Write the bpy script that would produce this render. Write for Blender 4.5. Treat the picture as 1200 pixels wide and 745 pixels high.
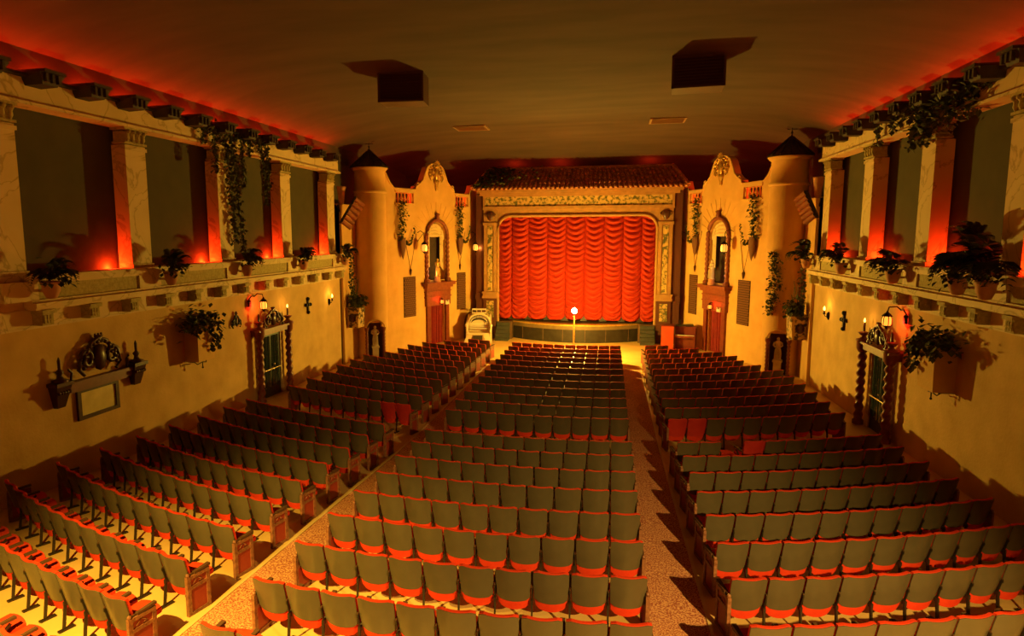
import bpy, math, random
from mathutils import Vector, Matrix
for o in list(bpy.data.objects):
    bpy.data.objects.remove(o, do_unlink=True)
S = bpy.context.scene
COL = S.collection
R = math.radians
PI = math.pi
rng = random.Random(7)

# ------------------------------------------------------------------ camera
CF = 763.4                                   # focal length in pixels of the 1200 x 745 frame
CAM = Vector((2.126, 0.0, 5.85))
yaw, pit, rol = R(12.36), R(7.20), R(0.19)
fw = Vector((-math.sin(yaw) * math.cos(pit), math.cos(yaw) * math.cos(pit), -math.sin(pit)))
r0 = Vector((math.cos(yaw), math.sin(yaw), 0))
d0 = fw.cross(r0)
rt = math.cos(rol) * r0 + math.sin(rol) * d0
dn = -math.sin(rol) * r0 + math.cos(rol) * d0
cd = bpy.data.cameras.new('camera')
cam = bpy.data.objects.new('camera', cd)
COL.objects.link(cam)
m = Matrix((rt, -dn, -fw)).transposed().to_4x4()
m.translation = CAM
cam.matrix_world = m
cd.sensor_width = 36
cd.lens = CF / 1200 * 36
cd.shift_x = 48.4 / 1200
cd.shift_y = -1.2 / 1200
cd.clip_end = 200
S.camera = cam

def project(p):
    v = Vector(p) - CAM
    z = v.dot(fw)
    if z < .1: return None
    return (551.6 + CF * v.dot(rt) / z, 371.3 + CF * v.dot(dn) / z)
def ray(x, y): return fw + rt * ((x - 551.6) / CF) + dn * ((y - 371.3) / CF)
def on_x(x, y, X): v = ray(x, y); return CAM + v * ((X - CAM.x) / v.x)
def on_y(x, y, Y): v = ray(x, y); return CAM + v * (Y / v.y)

# ------------------------------------------------------------------ world, exposure, main lamps
S.view_settings.view_transform = 'Standard'
S.view_settings.look = 'None'
S.view_settings.gamma = 1
S.view_settings.use_curve_mapping = False
S.view_settings.exposure = 0.0
w = bpy.data.worlds.new('world')
S.world = w
w.use_nodes = True
w.node_tree.nodes['Background'].inputs[0].default_value = (1.0, .45, .12, 1)
w.node_tree.nodes['Background'].inputs[1].default_value = 0.015

def lamp(name, kind, loc, power, color, radius=.05, target=None, spot=None, blend=.5, size=None, parent=None):
    l = bpy.data.lights.new(name, kind)
    l.energy = power
    l.color = color
    if kind in ('POINT', 'SPOT'): l.shadow_soft_size = radius
    if kind == 'SPOT': l.spot_size = R(spot); l.spot_blend = blend
    if kind == 'AREA' and size: l.shape = 'RECTANGLE'; l.size, l.size_y = size
    o = bpy.data.objects.new(name, l)
    COL.objects.link(o)
    o.location = loc
    if target is not None:
        o.rotation_euler = (Vector(target) - Vector(loc)).to_track_quat('-Z', 'Y').to_euler()
    if parent: o.parent = parent
    return o
WARM = (1, .64, .07)
GHOST = on_y(673, 364, 31.2)
# bare bulb on the floor stand before the stage: throws the shadows of the whole room
lamp('ghost_bulb_light', 'POINT', GHOST, 6800, (1, .62, .07), .17)
lamp('house_fill_light', 'SPOT', GHOST + Vector((0, -.2, 0)), 3300, WARM, .06, GHOST + Vector((0, -10, 1.0)), 150, .7)  # added spot at the bulb to brighten the house; the stand has no reflector
# projector lamps on the two ends of the balcony front, beside the camera
lamp('balcony_lamp_light', 'SPOT', (6.8, 1.5, 5.5), 6400, (1, .66, .17), .05, (4.4, 6.0, .6), 77, .65)
lamp('balcony_lamp_light', 'SPOT', (-3.5, 2.8, 5.6), 6200, (1, .66, .10), .05, (-3.5, 5.9, .6), 77, .65)

# ------------------------------------------------------------------ materials
def mat(name, col, rough=.6, col2=None, scale=6, bump=0, bscale=40, metal=0, emit=None, estr=0, spec=.4, detail=4, thresh=None, stretch=None):
    M = bpy.data.materials.new(name)
    M.use_nodes = True
    nt = M.node_tree
    b = nt.nodes['Principled BSDF']
    b.inputs['Base Color'].default_value = (*col, 1)
    b.inputs['Roughness'].default_value = rough
    b.inputs['Metallic'].default_value = metal
    b.inputs['Specular IOR Level'].default_value = spec
    if emit:
        b.inputs['Emission Color'].default_value = (*emit, 1)
        b.inputs['Emission Strength'].default_value = estr
    if col2 or bump:
        tc = nt.nodes.new('ShaderNodeTexCoord')
        mp = nt.nodes.new('ShaderNodeMapping')
        nt.links.new(tc.outputs['Object'], mp.inputs[0])
        if stretch: mp.inputs['Scale'].default_value = stretch
    if col2:
        n = nt.nodes.new('ShaderNodeTexNoise')
        n.inputs['Scale'].default_value = scale
        n.inputs['Detail'].default_value = detail
        nt.links.new(mp.outputs[0], n.inputs['Vector'])
        cr = nt.nodes.new('ShaderNodeValToRGB')
        lo, hi = thresh or (.3, .7)
        cr.color_ramp.elements[0].position = lo
        cr.color_ramp.elements[1].position = hi
        cr.color_ramp.elements[0].color = (*col, 1)
        cr.color_ramp.elements[1].color = (*col2, 1)
        nt.links.new(n.outputs[0], cr.inputs[0])
        nt.links.new(cr.outputs[0], b.inputs['Base Color'])
    if bump:
        n2 = nt.nodes.new('ShaderNodeTexNoise')
        n2.inputs['Scale'].default_value = bscale
        n2.inputs['Detail'].default_value = 3
        nt.links.new(mp.outputs[0], n2.inputs['Vector'])
        bp = nt.nodes.new('ShaderNodeBump')
        bp.inputs['Strength'].default_value = bump
        bp.inputs['Distance'].default_value = .02
        nt.links.new(n2.outputs[0], bp.inputs['Height'])
        nt.links.new(bp.outputs[0], b.inputs['Normal'])
    return M

M = {}
M['stucco'] = mat('stucco', (.56, .34, .10), .85, (.72, .47, .16), 1.3, .35, 14)
M['stucco_end'] = mat('stucco_end', (.66, .38, .10), .85, (.78, .48, .15), 1.5, .25, 14)
M['cream'] = mat('cream_plaster', (.66, .48, .22), .7, (.76, .58, .30), 3, .1, 20)
M['recess'] = mat('recess_paint', (.065, .055, .022), .9, (.08, .068, .026), 2)
M['ceiling'] = mat('ceiling_paint', (.064, .041, .028), .95, (.095, .061, .042), .55, stretch=(.6, 2.2, 1))
M['floor'] = mat('floor_paint', (.60, .36, .10), .55, (.72, .46, .15), 1.2, .1, 30)
M['band'] = mat('carved_band', (.36, .28, .09), .8, (.52, .42, .16), 14, .8, 24)
M['wood'] = mat('dark_wood', (.055, .02, .008), .35, (.09, .03, .012), 8)
M['redwood'] = mat('red_wood', (.16, .028, .012), .4, (.22, .045, .02), 6)
M['rope'] = mat('painted_rope_column', (.20, .045, .02), .45, (.27, .08, .035), 9)
M['olive'] = mat('olive_seat_back', (.085, .064, .030), .28, (.10, .076, .036), 5, spec=.55)
M['red'] = mat('red_vinyl', (.54, .034, .010), .7, (.66, .05, .014), 5, spec=.04)
M['redback'] = mat('red_seat_back', (.42, .022, .012), .5, (.50, .03, .016), 6)
M['iron'] = mat('seat_iron', (.05, .035, .02), .4, metal=.6)
M['arm'] = mat('armrest_wood', (.07, .03, .012), .5, (.10, .045, .018), 12, spec=.2)
M['endframe'] = mat('end_frame', (.13, .042, .018), .45, (.30, .12, .045), 16, .5, 40)
M['endinset'] = mat('end_inset', (.26, .03, .012), .45)
M['curtain'] = mat('stage_curtain', (.37, .026, .007), .6, (.43, .034, .009), 2, spec=.2)
M['doorcurtain'] = mat('door_curtain', (.22, .01, .012), .7, (.30, .018, .016), 5)
M['gold'] = mat('gold_paint', (.85, .55, .14), .3, (.55, .32, .07), 12, .5, 30, metal=.6)
M['carved'] = mat('carved_stone_pattern', (.05, .03, .012), .6, (.62, .42, .15), 6, .9, 9, thresh=(.42, .52))
M['greengold'] = mat('green_gold_carving', (.10, .10, .03), .6, (.58, .40, .13), 6, .9, 9, thresh=(.40, .54))
M['prosc'] = mat('proscenium_plaster', (.34, .185, .06), .65, (.46, .25, .085), 4, .5, 18)
M['prosc_red_shaded'] = mat('proscenium_red_shaded', (.10, .03, .015), .6)  # red darkened so the colour carries the shade on the side returns
M['tile'] = mat('roof_tile', (.30, .085, .042), .6, (.52, .17, .085), 3)
M['tile_red'] = mat('awning_tile', (.42, .13, .06), .6, (.55, .22, .11), 4)
M['tile_dark'] = mat('dark_roof', (.035, .022, .014), .7, (.06, .035, .02), 5)
M['black'] = mat('black_paint', (.022, .018, .013), .45, (.04, .032, .022), 4)
M['step'] = mat('grey_step', (.04, .04, .03), .7, (.06, .06, .045), 5)
M['stagewood'] = mat('stage_wood', (.11, .055, .025), .4, (.16, .085, .04), 4)
M['lip'] = mat('stage_lip', (.15, .10, .045), .4, (.20, .14, .06), 5)
M['leaf'] = mat('ivy_leaf', (.045, .06, .018), .6, (.12, .13, .04), 9)
M['leaf2'] = mat('fern_leaf', (.03, .045, .02), .6, (.06, .07, .028), 7)
M['palm'] = mat('palm_leaf', (.05, .04, .02), .6, (.08, .055, .03), 7)
M['pot'] = mat('terracotta_pot', (.48, .20, .08), .7, (.56, .27, .11), 7)
M['iron_black'] = mat('wrought_iron', (.018, .013, .01), .45, metal=.5)
M['stone'] = mat('statue_stone', (.62, .50, .30), .7, (.72, .60, .38), 5)
M['organ'] = mat('organ_ivory', (.78, .64, .42), .4, (.84, .70, .48), 5)
M['organ_dark'] = mat('organ_dark', (.05, .035, .025), .5)
M['organ_tan'] = mat('organ_tan', (.50, .32, .14), .5)
M['brown'] = mat('brown_cloth', (.17, .075, .03), .8)
M['redbox'] = mat('red_orange_cabinet', (.55, .06, .02), .5, (.60, .08, .025), 3)
M['redbox_dark'] = mat('dark_red_cabinet', (.16, .02, .012), .5)
M['doorgreen'] = mat('door_paint', (.018, .026, .020), .3, (.028, .038, .028), 4)
M['doorglass'] = mat('door_glass', (.02, .03, .03), .08, spec=.7)
M['brass'] = mat('brass', (.65, .5, .28), .28, metal=.8)
M['mirror'] = mat('plaque_glass', (.85, .70, .28), .3, (.66, .52, .19), 3, spec=.6)
M['grille'] = mat('grille_brown', (.20, .09, .035), .8)
M['grille_back'] = mat('grille_back', (.07, .03, .012), .9)
M['white'] = mat('white_plastic', (.8, .75, .65), .4)
M['bulb'] = mat('bulb_glow', (1, .9, .7), .3, emit=(1, .82, .5), estr=60)
M['flame'] = mat('flame_glow', (1, .6, .2), .3, emit=(1, .42, .06), estr=9)
M['amber'] = mat('amber_glass', (1, .6, .2), .3, emit=(1, .40, .05), estr=1.1)
M['exit'] = mat('exit_glow', (1, .3, .1), .3, emit=(1, .34, .03), estr=1.8)
M['redglass'] = mat('red_glass', (.6, .02, .01), .3, emit=(1, .02, .01), estr=1.1)
M['strip'] = mat('carpet_edge_strip', (.66, .45, .17), .4)
M['carpet'] = mat('aisle_carpet', (.36, .085, .04), .95, (.74, .36, .15), 42, .3, 90, detail=2, thresh=(.44, .56))
M['wire'] = mat('cord', (.10, .05, .02), .8)
M['louvre'] = mat('louvre_metal', (.085, .04, .025), .5)
M['vent'] = mat('small_vent', (.30, .19, .08), .8)

cr_ = [n_ for n_ in M['cream'].node_tree.nodes if n_.type == 'VALTORGB'][0].color_ramp
for pos_, col_ in ((.470, (.70, .52, .25)), (.490, (.46, .31, .13)), (.510, (.71, .53, .26))):
    e_ = cr_.elements.new(pos_); e_.color = (*col_, 1)
for n_ in M['cream'].node_tree.nodes:
    if n_.type == 'TEX_NOISE' and abs(n_.inputs['Scale'].default_value - 3) < .01:
        n_.inputs['Scale'].default_value = .8; n_.inputs['Distortion'].default_value = 1.2; n_.inputs['Detail'].default_value = 5

# ------------------------------------------------------------------ mesh builder
class MB:
    def __init__(s): s.v = []; s.f = []; s.sm = []; s.mi = []; s.cur = 0
    def add(s, vs, fs, smooth=False):
        o = len(s.v); s.v += [tuple(p) for p in vs]
        for f in fs:
            s.f.append(tuple(i + o for i in f)); s.sm.append(smooth); s.mi.append(s.cur)
        return s
    def box(s, a, b, taper=0):
        (x0, y0, z0), (x1, y1, z1) = a, b
        t = taper
        vs = [(x0, y0, z0), (x1, y0, z0), (x1, y1, z0), (x0, y1, z0), (x0 + t, y0 + t, z1), (x1 - t, y0 + t, z1), (x1 - t, y1 - t, z1), (x0 + t, y1 - t, z1)]
        return s.add(vs, [(0, 3, 2, 1), (4, 5, 6, 7), (0, 1, 5, 4), (1, 2, 6, 5), (2, 3, 7, 6), (3, 0, 4, 7)])
    def hexa(s, vs): return s.add(vs, [(0, 3, 2, 1), (4, 5, 6, 7), (0, 1, 5, 4), (1, 2, 6, 5), (2, 3, 7, 6), (3, 0, 4, 7)])
    def bar(s, a, b, w, h=None):
        a, b = Vector(a), Vector(b); h = h or w
        d = (b - a).normalized()
        up = Vector((0, 0, 1)) if abs(d.z) < .95 else Vector((0, 1, 0))
        x = d.cross(up).normalized() * (w / 2); y = x.cross(d).normalized() * (h / 2)
        return s.hexa([a - x - y, a + x - y, a + x + y, a - x + y, b - x - y, b + x - y, b + x + y, b - x + y])
    def tube(s, path, r, n=6, cap=True):
        P = [Vector(p) for p in path]; rings = []
        for i, p in enumerate(P):
            d = (P[min(i + 1, len(P) - 1)] - P[max(i - 1, 0)]).normalized()
            up = Vector((0, 0, 1)) if abs(d.z) < .95 else Vector((1, 0, 0))
            x = d.cross(up).normalized(); y = d.cross(x)
            rr = r[i] if isinstance(r, (list, tuple)) else r
            rings.append([p + (x * math.cos(2 * PI * k / n) + y * math.sin(2 * PI * k / n)) * rr for k in range(n)])
        vs = [q for g in rings for q in g]; fs = []
        for i in range(len(P) - 1):
            for k in range(n):
                a = i * n + k; b = i * n + (k + 1) % n
                fs.append((a, b, b + n, a + n))
        s.add(vs, fs, True)
        if cap:
            s.add(rings[0], [tuple(range(n))]); s.add(rings[-1], [tuple(reversed(range(n)))])
        return s
    def lathe(s, prof, n=12, c=(0, 0, 0), sx=1, sy=1, a0=0, a1=2 * PI, smooth=True):
        full = abs(a1 - a0 - 2 * PI) < 1e-6
        m_ = n if full else n + 1; vs = []
        for r, z in prof:
            for k in range(m_):
                a = a0 + (a1 - a0) * k / n
                vs.append((c[0] + sx * r * math.cos(a), c[1] + sy * r * math.sin(a), c[2] + z))
        fs = []
        for i in range(len(prof) - 1):
            for k in range(n):
                a = i * m_ + k; b = i * m_ + (k + 1) % m_
                fs.append((a, b, b + m_, a + m_))
        return s.add(vs, fs, smooth)
    def ball(s, c, r, n=8, sz=1):
        k = max(4, n // 2)
        return s.lathe([(r * math.sin(PI * i / k) + 1e-4, -r * sz * math.cos(PI * i / k)) for i in range(k + 1)], n, c)
    def twist(s, c, r, h, n=10, turns=5, depth=.22, seg=None):
        seg = seg or int(h / .05); vs = []
        for i in range(seg + 1):
            for k in range(n):
                a = 2 * PI * k / n
                rr = r * (1 + depth * math.cos(2 * a - 2 * PI * turns * i / seg))
                vs.append((c[0] + rr * math.cos(a), c[1] + rr * math.sin(a), c[2] + h * i / seg))
        fs = [(i * n + k, i * n + (k + 1) % n, (i + 1) * n + (k + 1) % n, (i + 1) * n + k) for i in range(seg) for k in range(n)]
        return s.add(vs, fs, True)
    def prism(s, poly, y0, y1):
        """outline in (x, z), extruded along y"""
        n = len(poly)
        vs = [(x, y0, z) for x, z in poly] + [(x, y1, z) for x, z in poly]
        fs = [tuple(range(n)), tuple(reversed(range(n, 2 * n)))] + [(i, i + n, (i + 1) % n + n, (i + 1) % n) for i in range(n)]
        return s.add(vs, fs)
    def leaf(s, p, d, size, up=(0, 0, 1), wd=.42):
        p = Vector(p); d = Vector(d).normalized(); u = Vector(up)
        x = d.cross(u)
        if x.length < .01: x = Vector((1, 0, 0))
        x = x.normalized() * size * wd
        nrm = x.cross(d).normalized() * size * .12
        return s.add([p, p + d * size * .5 + x + nrm, p + d * size, p + d * size * .5 - x + nrm, p + d * size * .5], [(0, 1, 4), (1, 2, 4), (2, 3, 4), (3, 0, 4)])
    def mesh(s, name, mats):
        me = bpy.data.meshes.new(name)
        me.from_pydata(s.v, [], s.f)
        me.polygons.foreach_set('use_smooth', s.sm)
        me.polygons.foreach_set('material_index', s.mi)
        for q in (mats if isinstance(mats, (list, tuple)) else [mats]): me.materials.append(M[q] if isinstance(q, str) else q)
        me.update()
        return me
    def build(s, name, mats, parent=None, loc=(0, 0, 0), rz=0):
        return link(name, s.mesh(name, mats), parent, loc, rz)

def link(name, me, parent=None, loc=(0, 0, 0), rz=0):
    o = bpy.data.objects.new(name, me)
    COL.objects.link(o)
    if parent: o.parent = parent
    o.location = loc
    o.rotation_euler = (0, 0, rz)
    return o
def tag(o, label=None, cat=None, group=None, kind=None):
    if label: o['label'] = label
    if cat: o['category'] = cat
    if group: o['group'] = group
    if kind: o['kind'] = kind
    return o
def thing(name, label, cat, loc=(0, 0, 0), rz=0, group=None):
    return tag(link(name, None, None, loc, rz), label, cat, group)
def struct(name, label=None, loc=(0, 0, 0), rz=0):
    return tag(link(name, None, None, loc, rz), label or name.replace('_', ' '), None, None, 'structure')
ORD = ['zeroth', 'first', 'second', 'third', 'fourth', 'fifth', 'sixth', 'seventh', 'eighth', 'ninth', 'tenth', 'eleventh', 'twelfth', 'thirteenth']

def floor_z(y): return max(0.0, .55 * (32 - y) / 24)

# ------------------------------------------------------------------ floor and ceiling
b = MB()
ys = [-3, 32, 40]
vs = [(x, y, floor_z(y)) for y in ys for x in (-10.7, 10.7)]
b.add(vs, [(0, 1, 3, 2), (2, 3, 5, 4)])
tag(b.build('floor', 'floor'), 'tan painted floor raked gently down to the stage', kind='structure')

def ceil_z(x, y):
    a = min(1, abs(x) / 10.75)
    z = 9.25 + 1.3 * (1 - a ** 4.5) ** .8
    if y > 30:
        t = min(1, (y - 30) / 9.2)
        z = min(z, 10.55) - (z - 8.6) * (1 - (1 - t ** 2.6) ** .6)
    return z
b = MB()
nx, ny = 48, 40
vs = [(-10.75 + 21.5 * i / nx, -3 + 42.2 * j / ny, ceil_z(-10.75 + 21.5 * i / nx, -3 + 42.2 * j / ny)) for j in range(ny + 1) for i in range(nx + 1)]
fs = [(j * (nx + 1) + i, (j + 1) * (nx + 1) + i, (j + 1) * (nx + 1) + i + 1, j * (nx + 1) + i + 1) for j in range(ny) for i in range(nx)]
b.add(vs, fs, True)
tag(b.build('ceiling', 'ceiling'), 'brown sky-painted plaster ceiling with rounded edges', kind='structure')

# carpets in the two long aisles, with a metal strip along the edge
def runner(left, right, label, strip_side):
    t = thing('aisle_carpet', label, 'carpet', (0, 0, 0))
    ys_ = (3.0, 5.3, 14.5, 16.6, 28.2); h = .012
    b = MB(); vs = []
    for y, a, c in zip(ys_, left, right): vs += [(a, y, floor_z(y)), (c, y, floor_z(y)), (c, y, floor_z(y) + h), (a, y, floor_z(y) + h)]
    fs = [(0, 3, 2, 1), (16, 17, 18, 19)]
    for k in range(4):
        q = 4 * k
        fs += [(q, q + 1, q + 5, q + 4), (q + 3, q + 7, q + 6, q + 2), (q + 1, q + 2, q + 6, q + 5), (q, q + 4, q + 7, q + 3)]
    b.add(vs, fs); b.build('carpet_runner', 'carpet', t)
    b = MB(); e = left if strip_side < 0 else right
    for k in range(4): b.bar((e[k], ys_[k], floor_z(ys_[k]) + .012), (e[k + 1], ys_[k + 1], floor_z(ys_[k + 1]) + .012), .05, .03)
    b.build('edge_strip', 'strip', t)
runner((-3.54, -3.46, -3.11, -3.08, -3.25), (-2.56, -2.54, -2.26, -2.27, -2.43), 'orange patterned carpet runner in the organ-side aisle', -1)
runner((2.76, 2.75, 2.70, 2.67, 2.60), (3.62, 3.59, 3.43, 3.40, 3.37), 'orange patterned carpet runner in the red-cabinet-side aisle', 1)

# ------------------------------------------------------------------ side walls
PY = [26.1, 22.25, 18.45, 14.7, 11.0, 7.3]         # stage-side edges of the pilasters
def build_capital():
    b = MB()
    # local: x along wall 0..0.7, y into wall, z up
    b.box((-.03, -.04, 0), (.73, .34, .05))
    b.box((.03, .0, .05), (.67, .34, .3))
    for k in range(4):
        x = .08 + .18 * k
        b.lathe([(.02, 0), (.06, .08), (.05, .16), (.085, .24), (.02, .27)], 6, (x, -.01, .05))
        b.ball((x, -.07, .29), .05, 6)
    b.box((-.05, -.07, .33), (.75, .36, .4))
    return b.mesh('capital', 'band')
CAPM = build_capital()
b = MB()
b.box((0, 0, 0), (.70, .10, 3.0)); b.box((.04, .10, 0), (.66, .42, 3.0))
b.box((-.03, -.03, 2.88), (.73, .14, 2.96)); b.box((-.03, -.04, 0), (.73, .14, .1))
PILM = b.mesh('pilaster', 'cream')
def build_bracket():
    b = MB()
    b.box((-.14, -.24, .0), (.14, .02, .30)); b.box((-.17, -.30, .24), (.17, .02, .32))
    for i in range(3): b.box((-.10 + .075 * i, -.265, .04), (-.05 + .075 * i, -.24, .21))
    b.box((-.11, -.275, .10), (.11, -.24, .13))
    return b.mesh('bracket', 'band')
BRM = build_bracket()
def build_rafter():
    b = MB()
    b.hexa([(-.18, -.42, .0), (.18, -.42, .0), (.2, .4, -.02), (-.2, .4, -.02), (-.30, -.50, .22), (.30, -.50, .22), (.26, .4, .22), (-.26, .4, .22)])
    b.box((-.26, -.58, .22), (.26, .35, .28))
    for i in range(3): b.box((-.2 + .15 * i, -.54, .04), (-.14 + .15 * i, -.47, .21))
    return b.mesh('rafter_end', 'tile_dark')
RFM = build_rafter()

def side_wall(side):
    s = -1 if side == 'left' else 1
    rz = PI / 2 if s < 0 else -PI / 2
    # local x runs along world +Y on the left wall and -Y on the right wall
    X = s * 9.5
    W = struct('wall_' + side, 'stucco side wall with ledge and colonnade on the %s side' % ('organ' if s < 0 else 'red cabinet'), (X, 0, 0), rz)
    def lx(y): return y if s < 0 else -y
    def boxy(bb, y0, y1, n0, n1, z0, z1):
        a, c = sorted((lx(y0), lx(y1))); bb.box((a, n0, z0), (c, n1, z1))
    b = MB(); boxy(b, -3, 26.45, 0, .5, -.3, 4.95); b.build('lower_wall', 'stucco', W)
    b = MB(); boxy(b, -3, 39.2, .47, .7, 0, 9.02); b.build('recess_wall', 'recess', W)
    b = MB(); boxy(b, -3, 39.2, .47, .7, 9.02, 9.9); b.build('cove_wall', 'ceiling', W)
    b = MB(); boxy(b, -3, 26.5, .28, .5, 4.9, 4.98); b.build('recess_floor', 'black', W)
    # ledge: cap, carved panel, shelf
    b = MB(); boxy(b, 10.85, 26.5, -.26, .3, 4.93, 5.06); boxy(b, -3, 10.85, -.05, .3, 4.93, 5.06); boxy(b, 10.88, 26.48, -.21, .2, 4.88, 4.93)
    b.build('ledge_cap', 'cream', W)
    b = MB(); boxy(b, 10.88, 26.45, -.16, .1, 4.56, 4.90); b.build('ledge_panel', 'band', W)
    b = MB(); boxy(b, 10.85, 26.5, -.22, .1, 4.49, 4.56); boxy(b, 10.85, 26.5, -.32, .1, 4.40, 4.50); boxy(b, 10.88, 26.5, -.26, .1, 4.35, 4.40)
    b.build('ledge_shelf', 'cream', W)
    b = MB(); boxy(b, -3, 26.45, -.025, .1, 4.0, 4.36); boxy(b, -3, 26.45, -.04, .1, 3.96, 4.0)
    b.build('bracket_band', 'cream', W)
    y = 11.15
    while y < 26.4:
        link('bracket', BRM, W, (lx(y), -.02, 4.03)); y += 1.25
    # posts on the ledge below every pilaster
    for py in PY[:5]:
        a = lx(py - .7) if s < 0 else lx(py)
        b = MB(); b.box((a - .04, -.20, 4.55), (a + .74, .1, 4.94)); b.build('ledge_post', 'cream', W)
    for py in PY:
        a = lx(py - .7) if s < 0 else lx(py)
        p = link('pilaster', PILM, W, (a, 0, 5.05))
        link('capital', CAPM, p, (0, 0, 3.02))
    b = MB(); boxy(b, -3, 26.6, .0, .40, 8.5, 9.0); boxy(b, -3, 26.65, -.10, .40, 8.46, 8.53); boxy(b, -3, 26.62, -.04, .40, 8.53, 8.57)
    b.build('lintel', 'cream', W)
    b = MB(); boxy(b, -3, 26.6, -.15, .25, 9.0, 9.06); b.build('roof_edge', 'tile_dark', W)
    y = 9.0
    while y < 26.6:
        link('rafter_end', RFM, W, (lx(y), 0, 8.86)); y += 1.26
    # pier between colonnade and tower
    b = MB(); boxy(b, 26.45, 26.75, .28, .5, 0, 8.4); boxy(b, 26.72, 29.3, .06, .5, 0, 7.2); boxy(b, 26.72, 27.0, -.04, .4, 0, 7.15)
    b.build('corner_pier', 'stucco_end', W)
    # red lamps hidden on the recess floor beside every pilaster, and red cove behind the rafters
    for py in PY:
        yy = py - .7 - .3
        lamp('recess_red_light', 'POINT', (X + s * .38, yy, 5.06), 75, (1, .035, .004), .05)
    o = lamp('cove_red_light', 'AREA', (X + s * .36, 15, 9.05), 650, (1, .035, .004), 0, size=(.12, 23)); o.rotation_euler = (PI, 0, 0)
    return W
side_wall('left')
side_wall('right')
b = MB(); b.box((-10.9, 39, 0), (10.9, 39.3, 9.6)); tag(b.build('wall_back', 'recess'), 'dark wall closing the stage house', kind='structure')

# ------------------------------------------------------------------ plants
def leafy(b, pts, n, size, r, spread=.1):
    for _ in range(n):
        p = Vector(r.choice(pts)) + Vector((r.gauss(0, spread), r.gauss(0, spread), r.gauss(0, spread)))
        b.leaf(p, (r.uniform(-1, 1), r.uniform(-1, 1), r.uniform(-1.2, .3)), size * r.uniform(.7, 1.3))
def frond_mesh(name, length, droop, matname, width=.14):
    b = MB()
    P = []
    for i in range(9):
        t = i / 8
        P.append(Vector((length * t * (1 - .25 * t), 0, length * (1.35 * t - droop * t * t))))
    b.tube(P, [.012 * (1 - .8 * i / 8) for i in range(9)], 3, False)
    for i in range(1, 9):
        for q in (0, .5):
            t = min(i + q, 8)
            p = P[i] if q == 0 else (P[i] + P[min(i + 1, 8)]) / 2
            ww = width * math.sin(PI * min(.97, .12 + .85 * t / 8)) + .03
            for sd in (-1, 1): b.leaf(p, (.6, sd, -.35), ww * 1.35, wd=.2)
    return b.mesh(name, matname)
FERN = frond_mesh('frond', .78, 1.35, 'leaf2', .14)
PALM = frond_mesh('palm_frond', 1.0, 1.25, 'palm', .13)
def urn(b, h=.36, r=.17):
    b.lathe([(.04, 0), (r * .6, .02), (r * .95, h * .45), (r, h * .8), (r * 1.12, h * .84), (r * 1.12, h), (r * .9, h), (r * .85, h * .85), (.001, h * .8)], 10)
def ledge_plant(s, y, label, n=11, sc=1.0, palm=False, group=None, lean=0):
    X = s * (9.5 - .455)
    t = thing('potted_fern' if not palm else 'potted_palm', label, 'plant', (X, y, 4.58), PI / 2 if s < 0 else -PI / 2)
    b = MB(); urn(b); b.bar((0, .08, .16), (0, .31, .16), .05, .05); b.build('pot', 'pot', t)
    r = random.Random(int(y * 100) + s)
    for k in range(n):
        a = R(-178 + 176 * k / (n - 1)) + r.uniform(-.05, .0)
        f = link('frond', FERN, t, (0, -.03, .40), a); f.rotation_euler = (0, R(r.uniform(-55, 12)), a)
        q = sc * r.uniform(.75, 1.2); f.scale = (q, q, q * r.uniform(.7, 1.3))
    b = MB()
    for _ in range(70):
        p = (r.uniform(-.34, .34), min(.02, r.gauss(-.12, .12)), .46 + r.gauss(0, .1))
        b.leaf(p, (r.uniform(-1, 1), r.uniform(-1, .05), r.uniform(-1.2, .3)), .13 * r.uniform(.7, 1.3))
    b.build('foliage', 'leaf2', t)
    if palm:
        b = MB(); b.tube([(0, 0, .3), (.06, .1, .6), (.1, .15, .95)], [.05, .04, .035], 6); b.build('trunk', 'palm', t)
        for k in range(13):
            a = R(-195 + 205 * k / 12) + r.uniform(-.1, .1)
            f = link('palm_frond', PALM, t, (.1, .15, .93), a); f.rotation_euler = (0, R(r.uniform(-60, 0)), a); q = r.uniform(.6, .85); f.scale = (q, q, q * r.uniform(.6, 1.2))
for i, y in enumerate((26.0, 22.2, 18.4, 14.8, 11.1)):
    ledge_plant(-1, y, 'potted fern on the ledge above the organ-side wall, %s pilaster from the tower' % ORD[i + 1], sc=.85 if i else .8)
for i, y in enumerate((26.1, 22.3, 18.4, 15.2)):
    ledge_plant(1, y, ('potted fern on the ledge opposite the mirror wall, %s pilaster from the tower' % ORD[i + 1]) if i < 3 else 'potted palm with arching fronds standing on the ledge opposite the mirror wall', sc=1.0, palm=(i == 3))
ledge_plant(1, 14.15, 'dense bushy fern spilling over the ledge beside the palm', n=18, sc=1.3)

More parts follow.
